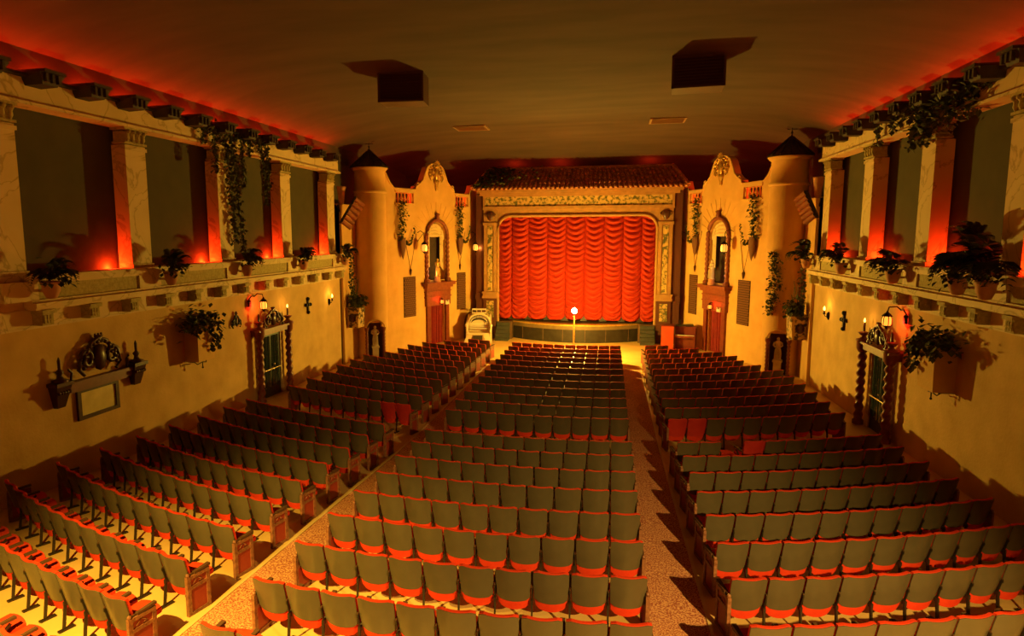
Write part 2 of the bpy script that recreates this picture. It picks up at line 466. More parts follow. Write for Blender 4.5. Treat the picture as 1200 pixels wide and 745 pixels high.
def ivy_strand(b, y, X, z0, z1, r, dens=26, drift=0, size=.13, w=.06):
    b.tube([(X, y + drift * k / 8, z0 + (z1 - z0) * k / 8) for k in range(9)], .015, 4)
    n = int(abs(z1 - z0) * dens) + 3
    for k in range(n):
        t = k / n
        b.leaf((X + r.uniform(-.06, .06), y + drift * t + r.gauss(0, w), z0 + (z1 - z0) * t), (r.uniform(-1, 1), r.uniform(-1, 1), -1), size * r.uniform(.7, 1.3))
r = random.Random(3)
t = thing('hanging_ivy', 'ivy streamers hanging from the roof edge down the organ-side colonnade', 'plant', (0, 0, 0))
for y, z0, z1, dr in ((16.95, 9.0, 8.45, 0), (17.5, 9.05, 7.7, 0), (18.05, 9.05, 5.6, .35), (18.35, 9.0, 5.3, .45), (18.9, 9.0, 7.4, .1), (19.4, 9.0, 8.4, 0), (20.1, 9.0, 6.9, .25), (20.35, 9.0, 7.4, .2)):
    b = MB(); ivy_strand(b, y, -9.36, z0, z1, r, 60, dr); b.build('strand', 'leaf', t)
b = MB(); leafy(b, [(-9.45, 17 + .3 * k, 8.98) for k in range(12)], 330, .15, r, .12); b.build('ivy_mat', 'leaf', t)
t = thing('hanging_ivy', 'thick clump of ivy draped over the colonnade lintel opposite the mirror wall', 'plant', (0, 0, 0))
b = MB(); leafy(b, [(9.40, 15.7 + .28 * k, 8.95) for k in range(15)] + [(9.38, 16 + .3 * k, 8.6) for k in range(9)] + [(9.38, 17.7 + .2 * k, 8.35) for k in range(5)], 950, .17, r, .13); b.build('ivy_mat', 'leaf', t)
for y, z1 in ((16.2, 8.3), (16.9, 8.2), (18.2, 8.0), (18.6, 7.9), (21.0, 8.35), (20.0, 8.55)):
    b = MB(); ivy_strand(b, y, 9.36, 9.0, z1, r, 60); b.build('strand', 'leaf', t)

# wall flower boxes with ivy on the side walls
def wall_planter(s, y0, label, seed):
    rr = random.Random(seed)
    t = thing('wall_planter', label, 'planter', (s * 9.5, y0, 2.35), PI / 2 if s < 0 else -PI / 2)
    q = 1 if s < 0 else -1
    xa, xb = sorted((0, q * .82))
    b = MB(); b.hexa([(xa + .04, -.42, 0), (xb - .04, -.42, 0), (xb - .04, 0, 0), (xa + .04, 0, 0), (xa, -.46, 1.0), (xb, -.46, 1.0), (xb, 0, 1.0), (xa, 0, 1.0)])
    b.box((xa - .03, -.49, .95), (xb + .03, 0, 1.03))
    b.build('box', 'stucco_end', t)
    b = MB(); c = (xa + xb) / 2
    b.tube([(c - .3, -.2, .0), (c - .2, -.25, -.1), (c, -.28, -.06), (c + .2, -.25, -.1), (c + .3, -.2, 0)], .016, 5)
    b.tube([(c, -.28, -.06), (c, -.28, -.2)], .014, 5); b.ball((c, -.28, -.22), .03, 6); b.bar((c - .35, 0, 0), (c - .35, -.3, -.01), .03, .02); b.bar((c + .35, 0, 0), (c + .35, -.3, -.01), .03, .02)
    b.build('bracket', 'iron_black', t)
    b = MB(); leafy(b, [(xa - .2 + (xb - xa + .4) * k / 8, -.28, 1.12) for k in range(9)], 330, .16, rr, .14)
    for k in range(9):
        x = xa - .25 + (xb - xa + .5) * k / 8; L = rr.uniform(.05, .35) + (.5 if k in (5 if s < 0 else 0, 7 if s < 0 else 2) else 0)
        for j in range(int(L * 45)):
            tt = j / (L * 45); b.leaf((x + rr.gauss(0, .05), -.50 + rr.gauss(0, .04), 1.08 - L * tt), (rr.uniform(-1, 1), rr.uniform(-1, .3), -1), .15 * rr.uniform(.7, 1.2))
    b.build('foliage', 'leaf', t)
    b = MB(); b.ball((xa + .05 if s < 0 else xa - .02, -.2, 1.12), .07, 8); b.build('lamp_head', 'white', t)
wall_planter(-1, 15.75, 'stucco flower box with trailing ivy between framed plaque and dark doorway', 1)
wall_planter(1, 15.9, 'stucco flower box with trailing ivy on the wall opposite the framed plaque', 2)

# ------------------------------------------------------------------ side doors with twisted columns
def scroll_crest(b, w, h, y=-.1, r=.035):
    for sd in (-1, 1):
        pts = []
        for k in range(22):
            a = k / 21
            ang = a * 2.6 * PI
            rad = .16 * w * (1 - .75 * a)
            pts.append((sd * (w * .30 + rad * math.cos(ang)) , y, h * .42 + rad * 1.2 * math.sin(ang)))
        b.tube(pts, r, 5)
        b.tube([(sd * w * .46, y, h * .42), (sd * w * .5, y, h * .2), (sd * w * .38, y, .02)], r * .9, 5)
        b.tube([(sd * w * .3, y, h * .6), (sd * w * .18, y, h * .85), (sd * .02, y, h * .95)], r, 5)
    b.lathe([(.001, 0), (w * .12, h * .08), (w * .15, h * .4), (w * .12, h * .66), (.001, h * .72)], 8, (0, y, .05), 1, .45)
    b.lathe([(.001, 0), (w * .1, .03), (w * .07, .1), (w * .11, .18), (.001, .2)], 8, (0, y, h * .8), 1, .5)
    for sd in (-1, 0, 1): b.ball((sd * w * .07, y, h + .04), .03, 6)

def lantern(t, loc, hgt=.34, rad=.11, glass='amber', hood=True):
    x, y, z = loc
    b = MB()
    b.lathe([(rad * .75, 0), (rad, hgt * .25), (rad, hgt * .75), (rad * .7, hgt)], 6, (x, y, z), smooth=False)
    g = b.build('glass', glass, t)
    b = MB()
    b.lathe([(rad * 1.2, hgt), (rad * .7, hgt * 1.25), (.03, hgt * 1.4), (.02, hgt * 1.55)], 6, (x, y, z), smooth=False)
    b.lathe([(.02, -hgt * .3), (.04, -hgt * .15), (rad * .85, 0), (rad * .85, .02)], 6, (x, y, z), smooth=False)
    for k in range(6):
        a = 2 * PI * k / 6
        p = [(x + rad * q * math.cos(a), y + rad * q * math.sin(a), z + hgt * h) for q, h in ((.8, 0), (1.06, .25), (1.06, .75), (.75, 1.02))]
        b.tube(p, .012, 4)
    b.build('cage', 'iron_black', t)

def side_door(idx, s, yc, side_words):
    rz = PI / 2 if s < 0 else -PI / 2
    f = s * -1                                    # +1: local x toward the stage
    z0 = floor_z(yc)
    D = struct('door_%d' % idx, 'dark side door between red twisted columns, %s' % side_words, (s * 9.5, yc, z0), rz)
    H = 2.25
    b = MB(); b.box((-.62, -.04, 0), (.62, .02, H)); lf = b.build('door_leaf', 'doorgreen', D)
    for sd in (-1, 1):
        b = MB()
        for k in range(3):
            x = sd * (.12 + .17 * k); b.box((x - .065, -.055, .35), (x + .065, -.038, H - .12))
        b.build('panel', 'doorglass', lf)
    b = MB(); b.tube([(-.55, -.12, .98), (.55, -.12, .98)], .018, 6)
    for x in (-.5, -.06, .06, .5): b.bar((x, -.03, .98), (x, -.13, .98), .03, .05)
    b.ball((.12, -.1, 1.12), .04, 6); b.build('push_bar', 'brass', lf)
    b = MB()
    for sd in (-1, 1): b.box((sd * .74 - .1, -.08, 0), (sd * .74 + .1, .02, H))
    b.build('jamb', 'cream', D)
    b = MB(); b.box((-1.12, -.28, H), (1.12, .02, H + .18)); b.box((-1.16, -.34, H + .16), (1.16, .02, H + .22)); b.build('lintel', 'rope', D)
    for sd in (-1, 1):
        b = MB(); b.lathe([(.15, 0), (.15, .12), (.11, .16), (.11, .2)], 10, (sd * .98, -.22, 0)); b.twist((sd * .98, -.22, .18), .105, H - .28, 10, 8, .25)
        b.lathe([(.1, -.12), (.14, -.06), (.17, .0), (.17, .2), (.2, .22), (.2, .27), (.1, .30), (.06, .36), (.12, .42), (.16, .47), (.05, .5)], 10, (sd * .98, -.22, H))
        c = b.build('twisted_column', 'rope', D)
        b = MB(); b.lathe([(.035, .48), (.035, .72), (.012, .76)], 7, (sd * .98, -.22, H)); b.build('candle', 'wood', c)
        if sd * f > 0:
            b = MB(); b.lathe([(.004, 0), (.03, .03), (.024, .07), (.003, .13)], 7, (sd * .98, -.22, H + .76)); b.build('flame', 'flame', c)
            p = D.matrix_basis @ Vector((sd * .98, -.36, H + .84)); lamp('candle_light', 'POINT', p, 5, (1, .45, .08), .03)
    b = MB(); scroll_crest(b, 1.15, .62, -.2, .045); o = b.build('crest', 'wood', D); o.location = (0, 0, H + .2)
    b = MB()
    for sd in (-1, 1): b.lathe([(.05, 0), (.07, .06), (.03, .12), (.06, .2), (.02, .34), (.005, .46)], 7, (sd * .62, -.2, H + .2))
    b.build('finial', 'wood', D)
    # red exit lantern on its arm
    L = thing('exit_lantern', 'glowing exit lantern with red light above the dark door, %s' % side_words, 'lantern', (s * 9.5, {-1: 19.5, 1: 18.9}[s], z0 + H + .90), rz)
    b = MB(); b.tube([(0, 0, .42), (0, -.12, .52), (0, -.3, .50), (0, -.33, .36)], .018, 6)
    b.tube([(0, -.02, .42), (f * -.25, -.05, .46), (f * -.42, -.05, .36)], .02, 6)
    b.ball((f * -.42, -.06, .3), .06, 6); b.box((f * -.42 - .05, -.1, .12), (f * -.42 + .05, -.03, .28)); b.build('arm', 'iron_black', L)
    lantern(L, (0, -.33, 0), .26, .11, 'exit')
    lamp('exit_lantern_light', 'POINT', L.matrix_basis @ Vector((f * -.16, -.16, .12)), 14, (1, .02, .01), .06)
side_door(1, -1, 20.32, 'wall with the plaque')
side_door(2, 1, 19.75, 'wall opposite the plaque')

# ------------------------------------------------------------------ shelf, crest and framed plaque on the left wall
t = thing('wall_shelf', 'dark carved wooden shelf with scrolled crest and finials above the framed plaque', 'shelf', (-9.5, 12.6, 2.47), PI / 2)
b = MB(); b.box((-1.15, -.13, 0), (1.15, 0, .12)); b.box((-1.2, -.17, .12), (1.2, 0, .2)); b.box((-1.15, -.09, -.05), (1.15, 0, 0)); b.build('shelf_board', 'redwood', t)
for sd in (-1, 1):
    b = MB()
    b.hexa([(sd * 1.15 - .1, -.12, -.28), (sd * 1.15 + .1, -.12, -.28), (sd * 1.15 + .1, 0, -.28), (sd * 1.15 - .1, 0, -.28), (sd * 1.15 - .2, -.24, .2), (sd * 1.15 + .2, -.24, .2), (sd * 1.15 + .2, 0, .2), (sd * 1.15 - .2, 0, .2)])
    b.box((sd * 1.15 - .23, -.27, .2), (sd * 1.15 + .23, 0, .28))
    for k in range(5): b.ball((sd * 1.15 - .14 + .07 * k, -.22, .06), .045, 6)
    c = b.build('corbel', 'wood', t)
    b = MB(); b.lathe([(.16, .28), (.17, .32), (.07, .36), (.05, .44), (.09, .5), (.03, .56), (.035, .74), (.008, .82)], 8, (sd * 1.15, -.13, 0)); b.build('finial', 'wood', c)
    b = MB(); b.tube([(sd * .85, -.1, .2), (sd * .82, -.12, .42), (sd * .9, -.12, .5)], .03, 5); b.build('hook', 'wood', t)
b = MB(); scroll_crest(b, 1.25, .85, -.12, .05); 
for k in range(14):
    a = PI * k / 13; b.ball((.5 * math.cos(a), -.14, .18 + .55 * math.sin(a)), .05, 6)
o = b.build('crest', 'wood', t); o.location = (0, 0, .26); tag(o, 'glossy carved crest')
t = thing('framed_plaque', 'small black-framed plaque with pale gold glass under the carved shelf', 'picture', (-9.5, 12.57, 1.74), PI / 2)
b = MB()
for a, c in (((-.62, -.06, 0), (.62, 0, .09)), ((-.62, -.06, .62), (.62, 0, .71)), ((-.62, -.06, .09), (-.52, 0, .62)), ((.52, -.06, .09), (.62, 0, .62))): b.box(a, c)
b.build('frame', 'wood', t)
b = MB(); b.box((-.52, -.03, .09), (.52, 0, .62)); b.build('pane', 'mirror', t)

# sconces and little iron crosses on the side walls
for s, y, z, word in ((-1, 25.26, 3.15, 'between organ-side tower and iron cross'), (1, 24.66, 3.08, 'between red-cabinet-side tower and iron cross')):
    t = thing('wall_sconce', 'small flame-bulb wall sconce ' + word, 'sconce', (s * 9.5, y, z), PI / 2 if s < 0 else -PI / 2)
    b = MB(); b.lathe([(.01, -.22), (.07, -.12), (.07, .0), (.03, .06)], 8, (0, -.02, 0)); b.tube([(0, -.03, -.06), (0, -.12, -.1), (0, -.16, -.02)], .016, 5); b.lathe([(.02, -.03), (.05, .0), (.03, .03), (.028, .1)], 7, (0, -.16, 0)); b.build('bracket', 'iron_black', t)
    b = MB(); b.lathe([(.004, .1), (.035, .14), (.03, .19), (.003, .27)], 7, (0, -.16, 0)); b.build('flame_bulb', 'flame', t)
    lamp('sconce_light', 'POINT', (s * 9.22, y, z + .24), 9, (1, .5, .08), .03)
for s, y, z, word in ((-1, 23.3, 3.13, 'organ-side'), (1, 23.07, 3.03, 'red-cabinet-side')):
    t = thing('iron_cross', 'small black iron cross ornament on the %s wall between sconce and door' % word, 'ornament', (s * 9.5, y, z), PI / 2 if s < 0 else -PI / 2)
    b = MB(); b.box((-.04, -.06, -.24), (.04, 0, .24)); b.box((-.17, -.06, -.02), (.17, 0, .08))
    for x, zz in ((0, .26), (0, -.26), (.18, .03), (-.18, .03), (0, .03)): b.ball((x, -.04, zz), .075, 6)
    b.build('cross', 'iron_black', t)
t = thing('iron_ornament', 'cluster of black wrought-iron scrolls on the wall beside the flower box', 'ornament', (9.5, 17.75, 2.95), -PI / 2)
b = MB(); scroll_crest(b, .5, .42, -.06, .03); b.build('scrollwork', 'iron_black', t)
t = thing('iron_ornament', 'cluster of black wrought-iron scrolls on the wall between flower box and dark door', 'ornament', (-9.5, 18.3, 2.95), PI / 2)
b = MB(); scroll_crest(b, .5, .42, -.06, .03); b.build('scrollwork', 'iron_black', t)

# ------------------------------------------------------------------ towers in the corners
def statue(t, h, lean=.0, mats='stone'):
    b = MB()
    prof = [(.20, 0), (.21, .03), (.16, .06), (.17, .30), (.15, .42), (.12, .55), (.145, .68), (.165, .76), (.15, .80), (.06, .835), (.05, .86)]
    b.lathe([(rr * h * .85, z * h) for rr, z in prof], 14, (0, 0, 0), 1, .75)
    b.ball((0, -.01 * h, .92 * h), .068 * h, 10, 1.2)
    b.ball((0, -.075 * h, .915 * h), .014 * h, 5)
    for sd in (-1, 1):
        b.tube([(sd * .14 * h, 0, .77 * h), (sd * .18 * h, -.03 * h, .64 * h), (sd * .10 * h, -.13 * h, .58 * h), (sd * .02 * h, -.15 * h, .62 * h)], [.042 * h, .038 * h, .032 * h, .024 * h], 7)
    for k in range(6): b.tube([((-.1 + .04 * k) * h, -.115 * h, .50 * h), ((-.12 + .048 * k) * h, -.14 * h, .04 * h)], .014 * h, 4)
    return b.build('figure', mats, t)
def tower(s, name, word):
    cx, cy, r_ = s * 9.0, 29.0, .72
    T = struct(name, 'round stucco corner tower with dark conical roof, %s' % word, (cx, cy, 0))
    nd = math.atan2(-29.0, (CAM.x - cx) * 1.5)         # niche faces the house
    n = 48
    def open_(a, z):
        d = (a - nd + PI) % (2 * PI) - PI
        return abs(d) < R(29) and z < 1.55 + .35 * math.sqrt(max(0, 1 - (d / R(29)) ** 2))
    b = MB()
    zs = [0] + [.2 * k for k in range(1, 11)] + [3, 5, 7.75]
    zs = sorted(set(zs))
    for i in range(len(zs) - 1):
        for k in range(n):
            a0, a1 = 2 * PI * k / n, 2 * PI * (k + 1) / n
            if open_((a0 + a1) / 2, (zs[i] + zs[i + 1]) / 2): continue
            b.add([(r_ * math.cos(a0), r_ * math.sin(a0), zs[i]), (r_ * math.cos(a1), r_ * math.sin(a1), zs[i]), (r_ * math.cos(a1), r_ * math.sin(a1), zs[i + 1]), (r_ * math.cos(a0), r_ * math.sin(a0), zs[i + 1])], [(0, 1, 2, 3)], False)
    b.build('shaft', 'stucco_end', T)
    b = MB(); b.lathe([(r_, 7.75), (r_ + .05, 7.78), (r_ + .06, 7.86), (r_ - .02, 7.92), (r_ - .02, 8.75), (r_ + .05, 8.8), (r_ + .12, 8.88), (r_ + .12, 8.93)], 40); b.build('drum', 'stucco_end', T)
    b = MB(); b.lathe([(r_ + .16, 8.9), (r_ + .14, 8.96), (r_ * .62, 9.3), (r_ * .26, 9.52), (.04, 9.7), (.03, 9.8)], 28)
    for k in range(14):
        a = 2 * PI * k / 14
        b.tube([((r_ + .15) * math.cos(a), (r_ + .15) * math.sin(a), 8.96), (.05 * math.cos(a), .05 * math.sin(a), 9.71)], .03, 4)
    b.build('roof', 'tile_dark', T)
    b = MB(); b.tube([(0, 0, 9.7), (0, 0, 10.15)], .015, 5); b.ball((0, 0, 9.86), .05, 6); b.tube([(-.18, 0, 10.0), (.2, 0, 10.0)], .014, 4); b.leaf((-.1, 0, 10.0), (-1, 0, .2), .2); b.leaf((.1, 0, 10.05), (1, 0, .3), .24); b.build('weathervane', 'iron_black', T)
    # niche lining
    nx_, ny_ = math.cos(nd), math.sin(nd)
    ang = nd + PI / 2
    N = link('niche', None, T, (nx_ * (r_ - .02), ny_ * (r_ - .02), 0), ang)  # local -y looks out
    bb = MB(); bb.lathe([(.36, 0), (.36, 1.55), (.30, 1.78), (.16, 1.92), (.001, 1.95)], 12, (0, .0, 0), 1, 1.25, 0, PI); bb.build('niche_lining', 'brown', N)
    for sd in (-1, 1):
        bb = MB(); bb.lathe([(.10, 0), (.10, .12), (.07, .16)], 8, (sd * .40, -.02, 0)); bb.twist((sd * .40, -.02, .15), .062, 1.3, 8, 8, .28); bb.lathe([(.06, 1.42), (.1, 1.48), (.1, 1.58)], 8, (sd * .40, -.02, 0)); bb.build('twisted_column', 'rope', N)
    bb = MB(); bb.tube([(.44 * math.cos(PI * k / 10), -.04, 1.58 + .36 * math.sin(PI * k / 10)) for k in range(11)], .055, 6); bb.build('arch_moulding', 'stucco_end', N)
    # slit windows
    t = thing('statue', 'pale stone statue on a pedestal in the %s tower niche' % word.split()[-1], 'statue', (cx + nx_ * (r_ - .10), cy + ny_ * (r_ - .10), 0), ang)
    bb = MB(); bb.box((-.17, -.14, 0), (.17, .14, .10)); bb.box((-.14, -.12, .1), (.14, .12, .62)); bb.box((-.18, -.15, .62), (.18, .15, .7)); bb.build('pedestal', 'stone', t)
    fg = statue(t, .95); fg.location = (0, 0, .7)
    return T
tower(-1, 'wall_tower_left', 'organ-side')
tower(1, 'wall_tower_right', 'cabinet-side')

# tiled awnings, wall torches and flower boxes on the corner piers
for s, word in ((-1, 'organ-side'), (1, 'cabinet-side')):
    P0 = on_y(401, 259, 26.5) if s < 0 else on_y(955, 252, 26.5)
    P1 = on_y(416, 233, 27.0) if s < 0 else on_y(944, 226, 27.0)
    t = thing('tile_awning', 'short sloping awning of striped clay tiles beside the %s tower' % word, 'awning', P0)
    zd = Vector((-s * .30, .35, -.33)).normalized()
    along = P1 - P0
    yd = along.cross(zd).normalized()
    if yd.x * -s < 0: yd = -yd
    xd = yd.cross(zd).normalized()
    rot = Matrix((xd, yd, zd)).transposed().to_euler()
    tl = MB(); tl.lathe([(.10, 0), (.085, .5)], 8, (0, 0, 0), 1, .9, 0, PI, True); tl.box((-.1, -.03, 0), (.1, .0, .5)); tlm = tl.mesh('tile', 'tile_red')
    for k in range(6):
        o = link('tile', tlm, t, along * (k / 5)); o.rotation_euler = rot
    b = MB(); b.bar(along * -.1 - yd * .06, along * 1.1 - yd * .06, .16, .06); b.build('ridge', 'tile_dark', t)
    t = thing('wall_urn', 'tall clay urn standing on the pier above the %s awning' % word, 'urn', (s * 9.5, 26.86, 7.26))
    b = MB(); b.lathe([(.08, -.1), (.12, 0), (.17, .45), (.19, .62), (.21, .66), (.16, .68), (.001, .62)], 10); b.build('urn_body', 'pot', t)
    b = MB(); b.tube([(s * .1, -.16, -.1), (s * .06, -.16, -.35), (s * .06, 0, -.5)], .05, 6); b.build('bracket', 'iron_black', t)
    # carved flower box
    q = on_y(420, 384, 27.2) if s < 0 else on_y(938, 398, 27.2)
    t = thing('carved_planter', 'carved stone flower box of leafy plants beside the %s tower' % word, 'planter', (s * 9.22, 27.42, q.z))
    b = MB(); b.hexa([(-.24, -.3, 0), (.24, -.3, 0), (.3, .3, 0), (-.3, .3, 0), (-.32, -.36, .86), (.32, -.36, .86), (.34, .3, .86), (-.34, .3, .86)])
    b.box((-.36, -.40, .82), (.36, .3, .92)); b.build('box', 'carved', t)
    b = MB(); b.lathe([(.02, 0), (.1, .05), (.13, .2), (.08, .3), (.02, .32)], 8, (0, -.36, .28), 1, .35); b.tube([(.15 * math.cos(k * PI / 5), -.36, .45 + .18 * math.sin(k * PI / 5)) for k in range(11)], .025, 5); b.build('carving', 'wood', t)
    rr = random.Random(40 + s)
    b = MB()
    for _ in range(300):
        lx_ = max(-.42, min(.10, rr.gauss(-.08, .2)))
        b.leaf((s * lx_, max(-.36, min(.3, rr.gauss(0, .2))), 1.2 + rr.gauss(0, .16)), (-s * rr.uniform(-.3, 1), rr.uniform(-1, 1), rr.uniform(-1.2, .3)), .19 * rr.uniform(.7, 1.3))
    for k in range(5): b.tube([(rr.uniform(-.2, .2), 0, .9), (-s * rr.uniform(-.15, .4), rr.uniform(-.2, .2), 2.0 + rr.uniform(-.3, .4))], .012, 4)
    b.build('foliage', 'leaf', t)
    b = MB()
    for j in range(150):
        tt = j / 150; b.leaf((s * min(.13, .08 + rr.gauss(0, .09)), -.2 + rr.gauss(0, .06), 1.1 + 2.0 * tt), (-s * rr.uniform(-.2, 1), rr.uniform(-1, 1), rr.uniform(-1, 1)), .15 * rr.uniform(.7, 1.2))
    b.build('climbing_stems', 'leaf', t)
rr = random.Random(77)
t = thing('wall_vine', 'leafy vine climbing the cabinet-side tower above its niche', 'plant', (9, 29, 0))
b = MB()
for j in range(380):
    tt = j / 380; z = 2.6 + 2.5 * tt; a = R(-142 + 14 * math.sin(3 * tt)) + rr.gauss(0, .12 + .10 * math.sin(PI * tt))
    b.leaf((.78 * math.cos(a), .78 * math.sin(a), z), (rr.uniform(-1, 1), rr.uniform(-1, 0), rr.uniform(-1, 1)), .13 * rr.uniform(.7, 1.3))
b.build('foliage', 'leaf', t)

# ------------------------------------------------------------------ splayed gable walls beside the stage
A0 = {-1: Vector((-8.6, 30.1, 0)), 1: Vector((8.6, 30.1, 0))}
B0 = {-1: Vector((-5.75, 36.6, 0)), 1: Vector((5.75, 36.6, 0))}
TOP = [(-.3, 8.95), (0, 8.75), (.25, 8.35), (.55, 8.1), (2.15, 8.1), (2.2, 8.28), (2.5, 8.42), (2.75, 8.62), (2.9, 8.95), (3.1, 9.3), (3.4, 9.48), (3.75, 9.54), (4.1, 9.48), (4.4, 9.3), (4.6, 8.95), (4.75, 8.62), (5.0, 8.42), (5.3, 8.28), (5.35, 8.05), (6.7, 8.05), (6.85, 8.25), (7.0, 8.6), (7.7, 8.68)]
def top_at(u):
    for (a, za), (c, zc) in zip(TOP, TOP[1:]):
        if a <= u <= c: return za + (zc - za) * (u - a) / (c - a)
    return TOP[-1][1]
UC = 3.78
def splay(s, side, word):
    d = (B0[s] - A0[s]).normalized()
    rz = math.atan2(d.y, d.x) if s < 0 else math.atan2(-d.y, -d.x)
    q = 1 if s < 0 else -1                         # local x = q * u
    W = struct('wall_splay_' + side, 'curved-gable stucco wall between tower and stage, %s' % word, A0[s], rz)
    us = sorted(set([u for u, z in TOP] + [.68, 2.0, 5.5, 6.65, UC - .62, UC + .62] + [UC + .80 * math.cos(PI * k / 16) for k in range(17)]))
    b = MB()
    def slab(u0, u1, z0, z1, z2):
        a0, a1 = q * u0, q * u1
        if q > 0: b.hexa([(a0, 0, z0), (a1, 0, z0), (a1, .35, z0), (a0, .35, z0), (a0, 0, z1), (a1, 0, z2), (a1, .35, z2), (a0, .35, z1)])
        else: b.hexa([(a1, 0, z0), (a0, 0, z0), (a0, .35, z0), (a1, .35, z0), (a1, 0, z2), (a0, 0, z1), (a0, .35, z1), (a1, .35, z2)])
    for u0, u1 in zip(us, us[1:]):
        if u1 - u0 < 1e-4: continue
        um = (u0 + u1) / 2
        holes = []
        if .68 < um < 2.0 or 5.5 < um < 6.65: holes.append((7.4, 7.4, 7.92, 7.92))
        if abs(um - UC) < .62: holes.append((0, 0, 2.12, 2.12))
        if abs(um - UC) < .80:
            h0 = 5.75 + .80 * math.sqrt(max(0, 1 - ((u0 - UC) / .80) ** 2)); h1 = 5.75 + .80 * math.sqrt(max(0, 1 - ((u1 - UC) / .80) ** 2))
            holes.append((3.45, 3.45, h0, h1))
        za = zb = 0
        for (l0, l1, h0, h1) in holes if not (holes and holes[0][0] == 7.4) else sorted(holes):
            if l0 > za + .01 or l0 > zb + .01:
                a0, a1 = q * u0, q * u1
                P = [(a0, za), (a1, zb), (a1, l1), (a0, l0)]
                if q < 0: P = [P[1], P[0], P[3], P[2]]
                b.hexa([(P[0][0], 0, P[0][1]), (P[1][0], 0, P[1][1]), (P[1][0], .35, P[1][1]), (P[0][0], .35, P[0][1]), (P[3][0], 0, P[3][1]), (P[2][0], 0, P[2][1]), (P[2][0], .35, P[2][1]), (P[3][0], .35, P[3][1])])
            za, zb = h0, h1
        a0, a1 = q * u0, q * u1
        P = [(a0, za), (a1, zb), (a1, top_at(u1)), (a0, top_at(u0))]
        if q < 0: P = [P[1], P[0], P[3], P[2]]
        b.hexa([(P[0][0], 0, P[0][1]), (P[1][0], 0, P[1][1]), (P[1][0], .35, P[1][1]), (P[0][0], .35, P[0][1]), (P[3][0], 0, P[3][1]), (P[2][0], 0, P[2][1]), (P[2][0], .35, P[2][1]), (P[3][0], .35, P[3][1])])
    b.build('gable_wall', 'stucco_end', W)
    b = MB(); b.box((min(q * 7.7, 0) - .3, .36, 0), (max(q * 7.7, 0) + .3, 1.3, 7.3)); b.build('backing', 'tile_dark', W)
    # coping along the curved top
    b = MB()
    b.tube([(q * u, -.0, z) for u, z in TOP], .055, 5)
    for u0 in (2.32, 5.16): b.tube([(q * (u0 + .13 * (1 - k / 14) * math.cos(k * .6)), -.02, 8.36 + .13 * (1 - k / 14) * math.sin(k * .6)) for k in range(13)], .03, 5)
    b.box((min(q * .62, q * 2.06), -.05, 7.92), (max(q * .62, q * 2.06), .1, 8.12)); b.box((min(q * 5.42, q * 6.72), -.05, 7.92), (max(q * 5.42, q * 6.72), .1, 8.08))
    b.box((min(q * .6, q * 2.08), -.06, 7.33), (max(q * .6, q * 2.08), .1, 7.41)); b.box((min(q * 5.42, q * 6.72), -.06, 7.33), (max(q * 5.42, q * 6.72), .1, 7.41))
    b.build('coping', 'stucco_end', W)
    b = MB(); b.lathe([(.06, 0), (.035, .06), (.075, .2), (.04, .36), (.03, .42), (.06, .5)], 8); bm_ = b.mesh('baluster', 'stucco_end')
    for k in range(6): link('baluster', bm_, W, (q * (.72 + .25 * k), .12, 7.41))
    for k in range(5): link('baluster', bm_, W, (q * (5.55 + .26 * k), .12, 7.41))
    # brick-like grilles
    for u0, wd in ((1.13, .92), (5.55, .8)):
        x0 = min(q * u0, q * (u0 + wd))
        b = MB(); b.box((x0, -.02, 1.7), (x0 + wd, .02, 3.75)); g = b.build('sound_grille', 'grille_back', W)
        b = MB()
        for i in range(19):
            for j in range(7): 
                xx = x0 + .03 + j * (wd - .06) / 7 + (.05 if i % 2 else 0)
                b.box((xx, -.045, 1.73 + i * .106), (min(xx + (wd - .06) / 7 - .03, x0 + wd), -.018, 1.73 + i * .106 + .075))
        tag(b.build('lattice', 'grille', g), kind='stuff')
    # gold crest near the gable top
    b = MB(); scroll_crest(b, 1.05, .85, -.08, .05)
    b.lathe([(.02, -.5), (.1, -.42), (.06, -.3), (.16, -.1), (.2, .05), (.05, .1)], 8, (0, -.06, 0), 1, .5)
    for k in range(9):
        a = PI * k / 8; b.ball((.55 * math.cos(a), -.06, .35 + .5 * math.sin(a)), .06, 6)
    for k in range(5): b.leaf((0, -.1, .85), (math.cos(PI * (k + 1) / 6), -.1, math.sin(PI * (k + 1) / 6)), .26, (0, -1, 0))
    o = b.build('crest', 'gold', W); o.location = (q * UC, 0, 8.6); tag(o, 'gold scrolled crest on the gable')
    # sunburst grooves
    b = MB()
    for k in range(11):
        a = R(20 + 14 * k); b.tube([(q * UC + 1.0 * math.cos(a), -.01, 5.75 + 1.0 * math.sin(a)), (q * UC + 1.8 * math.cos(a), -.01, 5.75 + 1.8 * math.sin(a))], .012, 4)
    b.build('ray_mouldings', 'stucco_end', W)
    # doorway: cornice, panel, jambs
    dw = link('doorway', None, W, (q * UC, 0, 0))
    b = MB(); b.box((-1.0, -.16, 2.12), (1.0, .04, 3.05)); b.box((-1.05, -.19, 2.55), (1.05, .04, 2.62)); b.box((-1.05, -.2, 2.85), (1.05, .04, 2.9)); b.build('over_door_panel', 'rope', dw)
    b = MB(); b.box((-1.1, -.26, 3.05), (1.1, .04, 3.18)); b.box((-1.2, -.36, 3.18), (1.2, .3, 3.3)); b.box((-1.25, -.40, 3.3), (1.25, .34, 3.36)); b.build('cornice', 'rope', dw)
    b = MB()
    for sd in (-1, 1): b.box((sd * .78 - .14, -.12, 0), (sd * .78 + .14, .05, 2.12))
    b.build('jamb', 'redwood', dw)
    C_ = thing('door_curtain', 'dark red pleated curtain hanging in the %s stage doorway' % word, 'curtain', A0[s] + d * UC, rz)
    b = MB(); n = 60; vs = []
